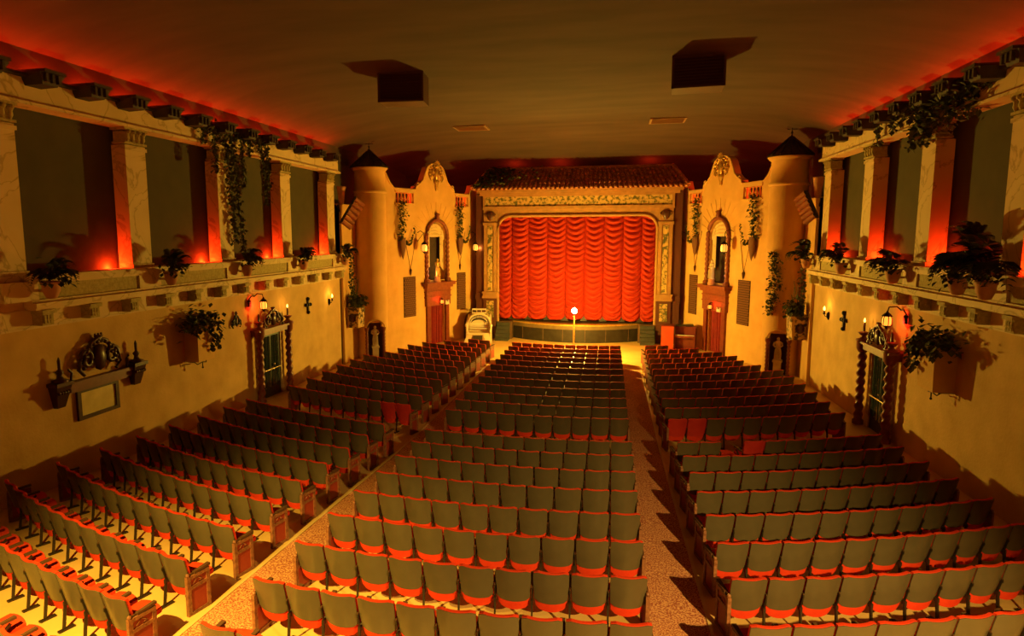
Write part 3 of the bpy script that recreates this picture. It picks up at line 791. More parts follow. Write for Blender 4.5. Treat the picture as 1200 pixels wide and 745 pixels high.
    for i in range(n + 1):
        x = -.6 + 1.2 * i / n; yy = .16 + .05 * math.sin(i * 1.15) + .02 * math.sin(i * .47)
        vs += [(x, yy, .02), (x, yy - .01, 2.1)]
    b.add(vs, [(2 * i, 2 * i + 2, 2 * i + 3, 2 * i + 1) for i in range(n)], True); b.build('drape', 'doorcurtain', C_)
    b = MB(); b.tube([(-.62, .12, 2.08), (.62, .12, 2.08)], .02, 6); b.build('rod', 'wood', C_)
    # exit sign box and white lamps over the doorway
    e = thing('exit_lantern', 'small glowing red exit lantern over the %s stage doorway' % word, 'lantern', A0[s] + d * UC, rz)
    lantern(e, (.06 * q, -.30, 2.2), .2, .09, 'exit'); b = MB(); b.tube([(.06 * q, -.02, 2.5), (.06 * q, -.3, 2.5)], .02, 5); b.build('arm', 'iron_black', e)
    lamp('exit_light', 'POINT', e.matrix_basis @ Vector((-.12 * q, -.34, 2.45)), 9, (1, .02, .01), .05)
    e = thing('emergency_light', 'white twin-head emergency light over the %s stage doorway' % word, 'lamp', A0[s] + d * (UC + q * .6), rz)
    b = MB(); b.box((-.15, -.26, 2.12), (.15, -.16, 2.26)); b.build('case', 'white', e)
    for sd in (-1, 1):
        b = MB(); b.lathe([(.02, -.06), (.06, .0), (.06, .03)], 8, (sd * .11, -.222, 2.31)); b.build('lamp_head', 'white', e)
    # arched niche with twisted columns, swag curtain and bust
    nc = link('arched_niche', None, W, (q * UC, 0, 0))
    b = MB(); b.lathe([(.80, 3.45), (.80, 5.75), (.70, 6.15), (.4, 6.45), (.001, 6.55)], 14, (0, .33, 0), 1, .75, 0, PI); b.build('niche_lining', 'recess', nc)
    for sd in (-1, 1):
        b = MB(); b.lathe([(.17, 0), (.17, .15), (.12, .2)], 9, (sd * .88, -.06, 3.36)); b.twist((sd * .88, -.06, 3.55), .095, 2.2, 10, 9, .26); b.build('twisted_column', 'rope', nc)
    b = MB(); b.tube([(.88 * math.cos(PI * k / 16), -.06, 5.75 + .86 * math.sin(PI * k / 16)) for k in range(17)], .10, 8); b.build('arch_moulding', 'rope', nc)
    b = MB(); b.lathe([(.06, 0), (.13, .08), (.09, .2), (.15, .3), (.05, .36)], 8, (0, -.1, 6.62)); b.build('keystone', 'rope', nc)
    b = MB(); vs = []
    for j in range(13):
        for i in range(13):
            u = -1 + i / 6; zt = 6.52 - .8 * (1 - math.sqrt(max(0, 1 - min(1, abs(u)) ** 2 * .98)))
            z = zt - (.08 + .06 * j) * (.35 + .65 * (1 - u * u)); vs.append((u * .74, .10 + .05 * math.sin(j * 2.1 + 3 * (1 - u * u)), z))
    b.add(vs, [(j * 13 + i, j * 13 + i + 1, (j + 1) * 13 + i + 1, (j + 1) * 13 + i) for j in range(12) for i in range(12)], True); b.build('swag', 'cream', nc)
    for sd in (-1, 1):
        b = MB(); vs = []
        for i in range(13):
            x = sd * (.74 - .30 * i / 12); vs += [(x, .12 + .04 * math.sin(i * 1.6), 3.9 + .3 * i / 12), (x, .12 + .04 * math.sin(i * 1.6), 6.1)]
        b.add(vs, [(2 * i, 2 * i + 2, 2 * i + 3, 2 * i + 1) for i in range(12)], True); b.build('side_drape', 'cream', nc)
    bu = thing('bust', 'small %s figure standing in the arched niche over the %s doorway' % ('gilded' if s < 0 else 'silvery', word), 'statue', A0[s] + d * (UC + q * -.18) + Vector((0, 0, 3.36)), rz)
    bu.location += (Matrix.Rotation(rz, 3, 'Z') @ Vector((0, -.205, 0)))
    b = MB(); b.lathe([(.17, 0), (.19, .1), (.15, .2), (.18, .3)], 10); b.build('plinth', 'pot', bu)
    fg = statue(bu, .95, mats='gold' if s < 0 else 'stone'); fg.location = (0, 0, .3)
    lamp('niche_light', 'POINT', A0[s] + d * (UC - .55 * 1) + Vector((0, 0, 3.9)) + Matrix.Rotation(rz, 3, 'Z') @ Vector((0, -.3, 0)), 7, (1, .6, .25), .05)
    # hanging lanterns
    for u, z in ((2.25, 5.0), (6.75, 4.95)):
        if s > 0 and u < 4: u = 2.62
        if s > 0 and u > 4: u = 7.0
        near = 'nearer the tower' if u < 4 else 'nearer the stage'
        L = thing('wall_lantern', 'amber glass iron lantern on the %s gable wall, %s' % (word, near), 'lantern', A0[s] + d * u + Vector((0, 0, z)), rz)
        b = MB(); b.tube([(0, 0, .95), (0, -.2, 1.05), (0, -.42, .95), (0, -.45, .5)], .018, 5); b.tube([(0, 0, .5), (0, -.42, .95)], .012, 4); b.build('bracket', 'iron_black', L)
        lantern(L, (0, -.45, 0), .36, .15, 'amber')
        lamp('lantern_light', 'POINT', L.matrix_basis @ Vector((0, -.72, .15)), 10, (1, .5, .1), .08)
    # V-shaped cords with a pendant, and trailing pocket planters
    for u, z in ((1.65, 4.3), (5.8, 4.4)):
        near = 'beside the tower' if u < 4 else 'beside the stage'
        t = thing('cord_pendant', 'thin V-shaped cord with small pendant on the %s gable wall %s' % (word, near), 'ornament', A0[s] + d * u, rz)
        b = MB(); b.tube([(-.35, -.03, z + 1.2), (0, -.04, z - .2), (.5, -.03, z + 1.6)], .016, 4); b.build('cord', 'wire', t)
        b = MB(); b.lathe([(.02, .05), (.07, -.02), (.05, -.18), (.005, -.32)], 7, (0, -.05, z - .2)); b.build('pendant', 'wood', t)
    for u, z in ((1.0, 5.15), (5.75, 5.2)):
        near = 'beside the tower' if u < 4 else 'beside the stage'
        t = thing('pocket_planter', 'brown pointed wall pot under a trailing vine, %s gable wall, %s' % (word, near), 'planter', A0[s] + d * u, rz)
        b = MB(); b.lathe([(.005, -.42), (.1, -.2), (.22, .2), (.2, .62), (.24, .66), (.001, .6)], 8, (0, -.125, z - .1), 1, .5); b.build('pot', 'brown', t)
        b = MB(); rr = random.Random(int(u * 10) + s)
        for j in range(260):
            tt = j / 260; b.leaf((rr.gauss(0, .10 + .08 * tt) - q * .15 * (1 - tt), min(-.10, -.15 + rr.gauss(0, .04)), z + .5 + 1.95 * tt), (rr.uniform(-1, 1), rr.uniform(-1, 0), rr.uniform(-1, .3)), .14 * rr.uniform(.7, 1.3))
        for j in range(60):
            tt = j / 60; b.leaf((q * (.2 + .72 * tt) + rr.gauss(0, .03), min(-.08, -.12 + rr.gauss(0, .03)), z + .45 - .5 * math.sin(PI * tt) + .75 * tt), (rr.uniform(-1, 1), rr.uniform(-1, 0), -1), .13)
        b.build('foliage', 'leaf', t)
    # red lamp hidden behind the parapet
    for u in (1.5, 5.9):
        p = A0[s] + d * u + Matrix.Rotation(rz, 3, 'Z') @ Vector((0, .9, 0)); lamp('parapet_red_light', 'POINT', (p.x, p.y, 7.75), 60, (1, .05, .01), .1)
    # slender slit windows and candle beside the tower
    return W
splay(-1, 'left', 'organ-side')
splay(1, 'right', 'cabinet-side')

# ------------------------------------------------------------------ proscenium
P = struct('wall_proscenium', 'carved plaster proscenium arch with tiled roof framing the red curtain', (.07, 36, 0))
# arch wall with rounded upper corners, opening x -4.3..4.3, z 0..6.8
b = MB(); rad = .75; ox = 4.28; oz = 6.85
us = [-5.1, -ox] + [-ox + rad * (1 - math.cos(PI / 2 * k / 8)) for k in range(1, 9)] + [ox - rad * (1 - math.cos(PI / 2 * k / 8)) for k in range(8, -1, -1)] + [5.1]
us = sorted(set(round(u, 5) for u in us))
def oh(x):
    x = abs(x)
    if x <= ox - rad: return oz
    return oz - rad + rad * math.sqrt(max(0, 1 - ((x - ox + rad) / rad) ** 2))
for a, c in zip(us, us[1:]):
    if abs((a + c) / 2) > ox: za = zc = 0
    else: za, zc = oh(a), oh(c)
    b.hexa([(a, .1, za), (c, .1, zc), (c, .7, zc), (a, .7, za), (a, .1, 7.3), (c, .1, 7.3), (c, .7, 7.3), (a, .7, 7.3)])
b.build('arch_wall', 'prosc', P)
b = MB(); b.tube([(-ox, .06, 1.0)] + [(x, .06, oh(x) + .02) for x in us[1:-1]] + [(ox, .06, 1.0)], .09, 6); b.build('arch_moulding', 'prosc', P)
b = MB(); b.box((-5.05, .0, 7.38), (5.05, .5, 7.9)); b.build('frieze', 'greengold', P)
b = MB(); b.box((-5.1, -.08, 7.9), (5.1, .5, 7.97)); b.box((-5.1, -.08, 7.28), (5.1, .5, 7.38)); b.box((-5.12, -.05, 7.2), (5.12, .5, 7.28)); b.box((-5.1, -.06, 7.3), (-4.98, .5, 7.95)); b.box((4.98, -.06, 7.3), (5.1, .5, 7.95)); b.build('frieze_moulding', 'prosc', P)
b = MB(); b.box((-5.25, -.2, 8.04), (5.35, .6, 8.12)); b.box((-5.4, -.34, 8.12), (5.5, .6, 8.28)); b.box((-5.3, -.1, 7.97), (5.35, .6, 8.04)); b.build('cornice', 'prosc', P)
for sd in (-1, 1):
    b = MB(); b.box((sd * 5.3 - .22, .05, 0), (sd * 5.3 + .22, 1.1, 8.1)); b.box((sd * 5.42 - .12, -.02, 2.2), (sd * 5.42 + .12, .9, 2.55)); b.build('side_return', 'prosc_red_shaded', P)
for sd in (-1, 1):
    x = sd * 4.70
    p = link('pilaster', None, P, (x, 0, 0))
    b = MB(); b.box((-.36, -.10, .0), (.36, .2, 1.05)); b.box((-.38, -.05, 1.05), (.38, .2, 2.3)); b.build('pedestal', 'prosc_red_shaded', p)
    b = MB(); b.box((-.2, -.09, 1.2), (.2, -.04, 2.15)); b.build('pedestal_inset', 'greengold', p)
    b = MB(); b.box((-.44, -.16, 2.3), (.44, .2, 2.42)); b.box((-.40, -.12, 2.42), (.40, .2, 2.62)); b.box((-.45, -.18, 2.58), (.45, .2, 2.66)); b.build('base_moulding', 'prosc', p)
    b = MB(); b.box((-.36, -.04, 2.66), (.36, .2, 6.35)); b.box((-.34, -.10, 2.66), (-.2, .1, 6.35)); b.box((.2, -.10, 2.66), (.34, .1, 6.35)); b.build('shaft', 'prosc', p)
    b = MB(); b.box((-.14, -.075, 2.72), (.14, -.03, 6.3)); b.build('shaft_inset', 'greengold', p)
    b = MB(); b.box((-.40, -.14, 6.35), (.40, .2, 6.5)); b.box((-.36, -.06, 6.5), (.36, .2, 7.2)); b.build('capital', 'prosc', p)
    b = MB(); b.lathe([(.001, 0), (.14, .12), (.22, .34), (.2, .5), (.001, .55)], 8, (0, -.08, 6.58), 1, .4)
    for q in (-1, 1): b.tube([(q * .2, -.1, 7.05), (q * .3, -.1, 6.95), (q * .24, -.1, 6.85)], .03, 5)
    b.build('shield', 'wood', p)
# tiled roof, barrel tiles
rf = link('tile_roof', None, P, (0, 0, 0))
ex0, ex1, ez, ey = -5.62, 5.72, 8.30, -.45
rx0, rx1, rz_, ry = -4.85, 5.0, 9.42, .75
b = MB(); b.hexa([(ex0, ey, ez - .04), (ex1, ey, ez - .04), (ex1, ry, ez - .04), (ex0, ry, ez - .04), (rx0 - .0, ry - .05, rz_ - .03), (rx1, ry - .05, rz_ - .03), (rx1, ry, rz_ - .03), (rx0, ry, rz_ - .03)]); b.build('roof_deck', 'tile', rf)
b = MB(); nT = 44
for k in range(nT + 1):
    e = ex0 + .1 + (ex1 - ex0 - .2) * k / nT; t_ = rx0 + (rx1 - rx0) * k / nT
    for j in range(5):
        f0, f1 = j / 5, (j + 1.06) / 5
        p0 = Vector((e + (t_ - e) * f0, ey + (ry - ey) * f0 - .05, ez + (rz_ - ez) * f0 + .02)); p1 = Vector((e + (t_ - e) * f1, ey + (ry - ey) * f1, ez + (rz_ - ez) * f1))
        b.tube([p0, p1], [.095, .075], 6)
tag(b.build('barrel_tiles', 'tile', rf), kind='stuff')
b = MB()
for k in range(nT + 1):
    e = ex0 + .1 + (ex1 - ex0 - .2) * k / nT; b.ball((e, ey - .06, ez + .02), .085, 6, .8)
b.build('eave_tiles', 'pot', rf)
b = MB(); n_ = 24
for k in range(n_): 
    x = rx0 + (rx1 - rx0) * k / n_; b.tube([(x, ry, rz_ + .03), (x + (rx1 - rx0) / n_ * 1.1, ry, rz_ + .03)], [.11, .095], 7)
for sx_, ax, bx in ((-1, ex0, rx0), (1, ex1, rx1)):
    for k in range(5):
        f0, f1 = k / 5, (k + 1.1) / 5
        b.tube([(ax + (bx - ax) * f0, ey + (ry - ey) * f0 - .05, ez + (rz_ - ez) * f0 + .05), (ax + (bx - ax) * f1, ey + (ry - ey) * f1 - .05, ez + (rz_ - ez) * f1 + .05)], [.13, .1], 7)
b.build('ridge_tiles', 'tile_red', rf)
for x in (-3.4, -.9, 3.9): lamp('roof_red_light', 'POINT', (x, 37.05, 9.3), 26, (1, .05, .01), .08)
rr = random.Random(5)
t = thing('roof_ivy', 'dark ivy creeping over the organ-side end of the proscenium tile roof', 'plant', (0, 36, 8.4))
b = MB()
for j in range(360):
    x = -5.5 + abs(rr.gauss(0, 1.2)); f0 = rr.uniform(0, 1); b.leaf((x + (.7 * f0), ey + (ry - ey) * f0 - .16, (rz_ - ez) * f0 + .05), (rr.uniform(-1, 1), -.6, rr.uniform(-1, .6)), .2)
b.build('foliage', 'leaf', t)

# ------------------------------------------------------------------ stage, steps
St = struct('stage_platform', 'low curved stage with dark front and gilded lip', (.1, 0, 0))
def front_y(x, k=0): return 35.25 + k + .105 * x * x * (1 if abs(x) < 9 else 1)
n = 40; xs = [-3.75 + 7.5 * i / n for i in range(n + 1)]
def arc_slab(name, mt, off0, off1, z0, z1, parent):
    b = MB(); vs = []
    for x in xs: vs += [(x, front_y(x, off0), z0), (x, front_y(x, off0), z1), (x, front_y(x, off1), z1), (x, front_y(x, off1), z0)]
    fs = []
    for i in range(n):
        a = 4 * i; c = a + 4
        fs += [(a, c, c + 1, a + 1), (a + 1, c + 1, c + 2, a + 2), (a + 2, c + 2, c + 3, a + 3), (a + 3, c + 3, c, a)]
    fs += [(0, 1, 2, 3), (4 * n + 3, 4 * n + 2, 4 * n + 1, 4 * n)]
    b.add(vs, fs); return b.build(name, mt, parent)
arc_slab('stage_front', 'black', .06, .4, 0, .72, St)
arc_slab('lip_moulding', 'lip', -.02, .4, .72, .92, St)
arc_slab('lip_edge', 'gold', -.08, .5, .93, 1.0, St)
b = MB(); vs = [(x, front_y(x, .0), .99) for x in xs] + [(x, 39, .99) for x in xs]; b.add(vs, [(i, i + 1, n + 2 + i, n + 1 + i) for i in range(n)]); b.build('stage_floor', 'stagewood', St)
b = MB(); b.box((-4.9, 36.75, .0), (-3.7, 39, 1.0)); b.box((3.7, 36.75, 0), (4.7, 39, 1.0)); b.box((-4.34, 36.0, 0), (-3.5, 36.8, .995)); b.box((3.4, 36.0, 0), (4.28, 36.8, .995)); b.build('stage_wing', 'stagewood', St)
b = MB()
for x in (-2.9, -1.7, -.6, .6, 1.7, 2.9): b.box((x - .012, front_y(x) + .04, .05), (x + .012, front_y(x) + .08, .7))
b.build('panel_joint', 'stagewood', St)
for sd, w0, w1, word in ((-1, -4.22, -3.5, 'beside the organ console'), (1, 3.6, 4.34, 'beside the red cabinet')):
    t = thing('stage_steps', 'short flight of dark grey steps up to the stage %s' % word, 'steps', ((w0 + w1) / 2, 35.2, 0))
    hw = (w1 - w0) / 2
    for k in range(5):
        b = MB(); b.box((-hw, .16 * k, 0 if k == 0 else .19 * k), (hw, .80, .19 * (k + 1) - .03)); b.box((-hw - .015, .16 * k - .03, .19 * (k + 1) - .03), (hw + .015, .16 * k + .16, .19 * (k + 1))); b.build('step', 'step', t)

# ------------------------------------------------------------------ festooned stage curtain
t = thing('stage_curtain', 'red festoon stage curtain of swagged columns lit by the bare bulb', 'curtain', (.07, 36.45, 0))
ed = [-4.32, -3.55, -2.62, -1.57, -.55, .50, 1.53, 2.55, 3.52, 4.32]
for c in range(9):
    b = MB(); nu, nv = 16, 200; vs = []
    xa, xb = ed[c], ed[c + 1]
    off = rng.uniform(0, 1)
    for j in range(nv + 1):
        for i in range(nu + 1):
            u = i / nu; cat = 4 * u * (1 - u)
            zb = 1.13 + .17 * (1 - cat) ** 2; z = zb + (7.0 - zb) * j / nv
            lam = .30
            ph = (z + .27 * cat) / lam + off + .15 * math.sin(z * 1.7 + c) + .06 * math.sin(9 * u + z * 2 + c)
            fr = ph % 1.0
            prof = math.sin(PI * fr) ** .45 * (1.15 - .5 * fr)
            dep = (.02 + .30 * prof) * (cat ** .5) + .02 * math.sin(u * 25 + c) * (1 - cat)
            vs.append((xa + (xb - xa) * u, -dep + .03, z))
    b.add(vs, [(j * (nu + 1) + i, j * (nu + 1) + i + 1, (j + 1) * (nu + 1) + i + 1, (j + 1) * (nu + 1) + i) for j in range(nv) for i in range(nu)], True)
    b.build('swag_column', 'curtain', t)
b = MB()
for x in (-3.55, -2.62, -1.57, -.55, .50, 1.53, 2.55, 3.52):
    b.prism([(x - .22, 1.06), (x + .22, 1.06), (x, 1.34)], -.02, .08)
b.build('hem_triangles', 'black', t)  # black triangles under the hem peaks between swag columns

# ------------------------------------------------------------------ ghost light
t = thing('ghost_light', 'bare bulb glowing on a tall slim stand before the stage', 'lamp', (GHOST.x, GHOST.y, 0))
b = MB(); b.lathe([(.22, 0), (.22, .03), (.05, .06), (.03, .12)], 14); b.build('base', 'iron', t)
b = MB(); b.tube([(0, 0, .1), (0, 0, GHOST.z - .18)], .035, 8); b.build('pole', 'gold', t)
b = MB(); b.lathe([(.03, 0), (.04, .03), (.035, .08)], 8, (0, 0, GHOST.z - .2)); b.build('socket', 'iron', t)
b = MB(); b.ball((0, 0, GHOST.z), .13, 14, 1.1); b.build('bulb', 'bulb', t)

# ------------------------------------------------------------------ organ console
t = thing('organ_console', 'ivory horseshoe theatre organ console with manuals before the stage steps', 'organ', (-5.05, 34.9, 0), R(8))
t.scale = (.84, .95, 1)
b = MB(); b.box((-.75, .0, 0), (.75, .75, .55)); b.box((-.68, .1, .55), (.68, .75, 1.35)); b.build('case', 'organ', t)
b = MB()
for sd in (-1, 1):
    b.hexa([(sd * .78 - .06, -.35, .0), (sd * .78 + .06, -.35, .0), (sd * .78 + .06, .7, 0), (sd * .78 - .06, .7, 0), (sd * .78 - .06, -.3, .95), (sd * .78 + .06, -.3, .95), (sd * .72 + .06, .7, 1.4), (sd * .72 - .06, .7, 1.4)])
    b.tube([(sd * .78, -.32, .9), (sd * .78, -.42, .8), (sd * .76, -.4, .62), (sd * .74, -.34, .5)], .07, 7); b.ball((sd * .8, -.36, .92), .11, 8)
b.build('side_cheek', 'organ', t)
b = MB()
for k in range(3): b.box((-.58, -.28 + .16 * k, .72 + .10 * k), (.58, -.08 + .16 * k, .76 + .10 * k))
b.build('manual', 'white', t)
b = MB()
for j in range(3):
    n = 16
    vs = []
    for i in range(n + 1):
        a = PI * i / n; rx_, rz2 = .70 - .1 * j, .42 - .10 * j
        for yy, dz in ((.08 - .05 * j, 0), (.02 - .05 * j, .10)):
            vs.append((rx_ * math.cos(a), yy, .98 + rz2 * math.sin(a) + dz))
    b.add(vs, [(2 * i, 2 * i + 2, 2 * i + 3, 2 * i + 1) for i in range(n)])
b.build('horseshoe_stop_rail', 'organ_dark', t)
b = MB()
for j in range(2):
    for i in range(22):
        a = PI * (i + .5) / 22; rx_, rz2 = .67 - .12 * j, .45 - .11 * j
        b.box((rx_ * math.cos(a) - .02, -.02 - .06 * j, .99 + rz2 * math.sin(a)), (rx_ * math.cos(a) + .02, .01 - .06 * j, 1.06 + rz2 * math.sin(a)))
b.build('stop_tabs', 'white', t)
b = MB(); b.tube([(.72 * math.cos(PI * k / 16), .0, 1.02 + .50 * math.sin(PI * k / 16)) for k in range(17)], .06, 7); b.build('horseshoe_rim', 'organ', t)
b = MB(); b.box((-.48, .1, 1.52), (.48, .14, 1.60)); b.box((-.48, .1, 1.72), (.48, .14, 1.80))
for k in range(4): b.box((-.48 + .306 * k, .1, 1.55), (-.44 + .306 * k, .14, 1.8))
b.build('music_rack', 'organ', t)
b = MB(); b.box((-.66, -.02, .08), (.66, .02, .55)); b.build('knee_panel', 'organ_tan', t)
bn = thing('organ_bench', 'ivory organ bench with slanted legs before the console', 'bench', (-4.95, 34.1, 0), R(8))
b = MB(); b.box((-.6, -.16, .5), (.6, .16, .57)); b.build('seat', 'organ', bn)
for sd in (-1, 1):
    b = MB(); b.bar((sd * .42, 0, .5), (sd * .64, 0, 0), .08, .28); b.build('leg', 'organ', bn)
b = MB(); b.box((-.25, -.02, .2), (.25, .02, .44)); b.build('center_panel', 'organ_dark', bn)
t = thing('organ_lift_hood', 'rounded dark brown hood standing between doorway and organ console', 'hood', (-5.62, 35.95, 0), R(30))
b = MB(); b.prism([(-.5, 0), (.5, 0)] + [(.5 * math.cos(PI * k / 14), .75 + .72 * math.sin(PI * k / 14)) for k in range(15)], -.05, .5); b.build('hood_shell', 'brown', t)
b = MB(); b.tube([(-.18, .1, 1.45), (-.18, .1, 1.6), (.18, .1, 1.6), (.18, .1, 1.45)], .03, 6); b.build('handle', 'wood', t)

# ------------------------------------------------------------------ cabinet and piano by the right steps
t = thing('red_cabinet', 'bright red-orange cabinet standing beside the stage steps', 'cabinet', (4.9, 34.4, 0), R(-4))
b = MB(); b.box((-.30, -.3, .04), (.30, .35, 1.2)); b.build('body', 'redbox', t)
b = MB(); b.box((-.33, -.33, 1.2), (.33, .38, 1.25)); b.build('top', 'redbox_dark', t)
b = MB(); b.box((-.32, -.32, 0), (.32, .37, .05)); b.build('plinth', 'redbox_dark', t)
t = thing('upright_piano', 'dark red upright piano with music desk next to the bright cabinet', 'piano', (5.75, 34.3, 0), R(-14))
b = MB(); b.box((-.5, .1, .0), (.5, .55, 1.12)); b.box((-.54, .05, 1.12), (.54, .58, 1.18)); b.build('case', 'redbox_dark', t)
b = MB(); b.box((-.52, -.2, .62), (.52, .1, .74)); b.build('key_bed', 'redwood', t)
b = MB(); b.box((-.46, -.18, .74), (.46, .0, .76)); b.build('keys', 'white', t)
for sd in (-1, 1):
    b = MB(); b.bar((sd * .47, -.15, 0), (sd * .47, -.15, .62), .07, .07); b.build('leg', 'redwood', t)
b = MB(); b.box((-.42, .06, .2), (.42, .1, .56)); b.build('lower_panel', 'redwood', t)
b = MB(); b.bar((-.5, .2, 1.2), (.35, .35, 1.24), .5, .06); b.tube([(-.3, .3, 1.2), (-.28, .28, 1.5)], .02, 5); b.build('cover_cloth', 'black', t)

# ------------------------------------------------------------------ ceiling vents
for xc, word in ((-4.05, 'organ-side'), (4.2, 'cabinet-side')):
    t = thing('ceiling_vent', 'large dark louvred box hanging from the %s half of the ceiling' % word, 'vent', (xc, 18.75, 9.7), R(5 if xc < 0 else -4))
    zt = ceil_z(xc, 19) - 9.7 + .05
    b = MB(); b.box((-.66, .03, .02), (.66, .9, zt)); b.build('housing', 'louvre', t)
    b = MB(); b.box((-.68, -.03, 0), (.68, .03, .06)); b.box((-.68, -.03, zt - .08), (.68, .03, zt)); b.box((-.68, -.03, 0), (-.62, .03, zt)); b.box((.62, -.03, 0), (.68, .03, zt)); b.build('frame', 'louvre', t)
    for k in range(9):
        b = MB(); z = .08 + (zt - .18) * k / 9; b.hexa([(-.62, -.025, z), (.62, -.025, z), (.62, -.015, z), (-.62, -.015, z), (-.62, .03, z + .07), (.62, .03, z + .07), (.62, .04, z + .07), (-.62, .04, z + .07)]); b.build('slat', 'louvre', t)
for xc, word in ((-4.14, 'organ-side'), (4.17, 'cabinet-side')):
    zc = ceil_z(xc, 28.9)
    t = thing('ceiling_grille', 'small flat tan grille in the ceiling, %s half, near the stage' % word, 'vent', (xc, 28.9, zc))
    b = MB(); b.box((-.72, -.62, -.05), (.72, .62, .1)); b.build('frame', 'vent', t)
    for k in range(6):
        b = MB(); b.box((-.64, -.54 + .18 * k, -.07), (.64, -.46 + .18 * k, -.05)); b.build('slat', 'grille', t)

# ------------------------------------------------------------------ theatre seats
def curved_slab(b, w, z0, z1, y_of, thick, nu=8, nv=4, bulge=.05, sag=.0, crown=.0, round_=.03, taper=1.0):
    """curved chair-back sheet; bulges to the rear (-y) in the middle"""
    G = {}
    vs = []
    for layer in (0, 1):
        for j in range(nv + 1):
            for i in range(nu + 1):
                u = -1 + 2 * i / nu; v = j / nv
                zz0 = z0 - sag * (1 - u * u); zz1 = z1 - crown * (1 - u * u)
                if abs(u) > .99: zz0 += round_; zz1 -= round_
                z = zz0 + (zz1 - zz0) * v
                y = y_of(z) - bulge * (1 - u * u) + (thick if layer else 0)
                G[layer, j, i] = len(vs); vs.append((u * w / 2 * (taper + (1 - taper) * min(1, v * 1.6)), y, z))
    fs = []
    for j in range(nv):
        for i in range(nu):
            fs.append((G[0, j, i], G[0, j, i + 1], G[0, j + 1, i + 1], G[0, j + 1, i]))
            fs.append((G[1, j, i], G[1, j + 1, i], G[1, j + 1, i + 1], G[1, j, i + 1]))
    b.add(vs, fs, True)
    rim = []
    for i in range(nu):
        rim.append((G[0, 0, i], G[1, 0, i], G[1, 0, i + 1], G[0, 0, i + 1])); rim.append((G[0, nv, i], G[0, nv, i + 1], G[1, nv, i + 1], G[1, nv, i]))
    for j in range(nv):
        rim.append((G[0, j, 0], G[0, j + 1, 0], G[1, j + 1, 0], G[1, j, 0])); rim.append((G[0, j, nu], G[1, j, nu], G[1, j + 1, nu], G[0, j + 1, nu]))
    b.add(vs, rim, False)
    return b
yo = lambda z: .06 - .24 * (z - .30)
def panel(b, nu=8, nv=3): return curved_slab(b, .468, .395, .86, yo, .014, nu, nv, .055, .025, .012, taper=.93)
def cushion(b, nu=8, nv=3): return curved_slab(b, .456, .275, .872, lambda z: yo(z) + .013, .045, nu, nv, .055, .045, .012, taper=.90)
def seat_pan(b, nu=6):
    vs = []; 
    for z in (0, 1):
        for j in range(3):
            for i in range(nu + 1):
                u = -1 + 2 * i / nu; v = j / 2
                vs.append((u * (.215 - .01 * v), .09 + .40 * v - (.03 * u * u if j == 2 else 0), (.37 if z == 0 else .445 - .015 * u * u) + .035 * v))
    k = nu + 1; fs = []
    for j in range(2):
        for i in range(nu):
            a = j * k + i; fs.append((a, a + k, a + k + 1, a + 1)); a += 3 * k; fs.append((a, a + 1, a + k + 1, a + k))
    for i in range(nu):
        fs.append((i, i + 1, i + 1 + 3 * k, i + 3 * k)); a = 2 * k + i; fs.append((a + 1, a, a + 3 * k, a + 1 + 3 * k))
    for j in range(2):
        a = j * k; fs.append((a + k, a, a + 3 * k, a + k + 3 * k)); a = j * k + nu; fs.append((a, a + k, a + k + 3 * k, a + 3 * k))
    return b.add(vs, fs)
def standard(b, x=-.25):
    b.bar((x, -.02, 0), (x, .03, .40), .022, .04); b.bar((x, .03, .40), (x, -.02, .60), .012, .03)
    b.bar((x, .02, .36), (x, .28, .56), .022, .035); b.box((x - .03, -.09, 0), (x + .03, .12, .025))
    b.box((x - .016, .0, .34), (x + .016, .06, .40)); b.box((x - .008, -.035, .55), (x + .008, -.015, .59))
    return b
def armrest(b, x=-.25):
    b.box((x - .007, -.03, .588), (x + .007, .075, .612))
    return b.hexa([(x - .024, .07, .59), (x + .024, .07, .59), (x + .03, .34, .60), (x - .03, .34, .60), (x - .024, .07, .618), (x + .024, .07, .618), (x + .03, .34, .635), (x - .03, .34, .635)])
def end_frame(b, x):
    for y0, y1 in ((-.06, .0), (.27, .33)): b.box((x - .025, y0, 0), (x + .025, y1, .58))
    b.box((x - .025, 0, .0), (x + .025, .27, .05)); b.box((x - .025, 0, .38), (x + .025, .27, .43)); b.box((x - .025, 0, .53), (x + .025, .27, .58))
    b.tube([(x, .05, .45), (x, .12, .52), (x, .2, .46), (x, .14, .44)], .02, 4); b.ball((x, -.03, .6), .03, 6); b.ball((x, .3, .5), .03, 6)
    return b
PM = panel(MB()).mesh('back_panel', 'olive'); CMsh = cushion(MB()).mesh('back_cushion', 'red'); SPM = seat_pan(MB()).mesh('seat_cushion', 'red')
STM = standard(MB()).mesh('standard', 'iron'); ARM = armrest(MB()).mesh('armrest', 'arm')
EFM = {-1: end_frame(MB(), -.25).mesh('end_frame', 'endframe'), 1: end_frame(MB(), .25).mesh('end_frame', 'endframe')}
EIM = {q: MB().box((q * .25 - .012, 0, .05), (q * .25 + .012, .27, .38)).box((q * .25 - .01, 0, .43), (q * .25 + .01, .27, .53)).mesh('end_inset', 'endinset') for q in (-1, 1)}
ARM2 = armrest(MB(), .25).mesh('armrest', 'arm')
RPM = panel(MB()).mesh('back_panel', 'redback')

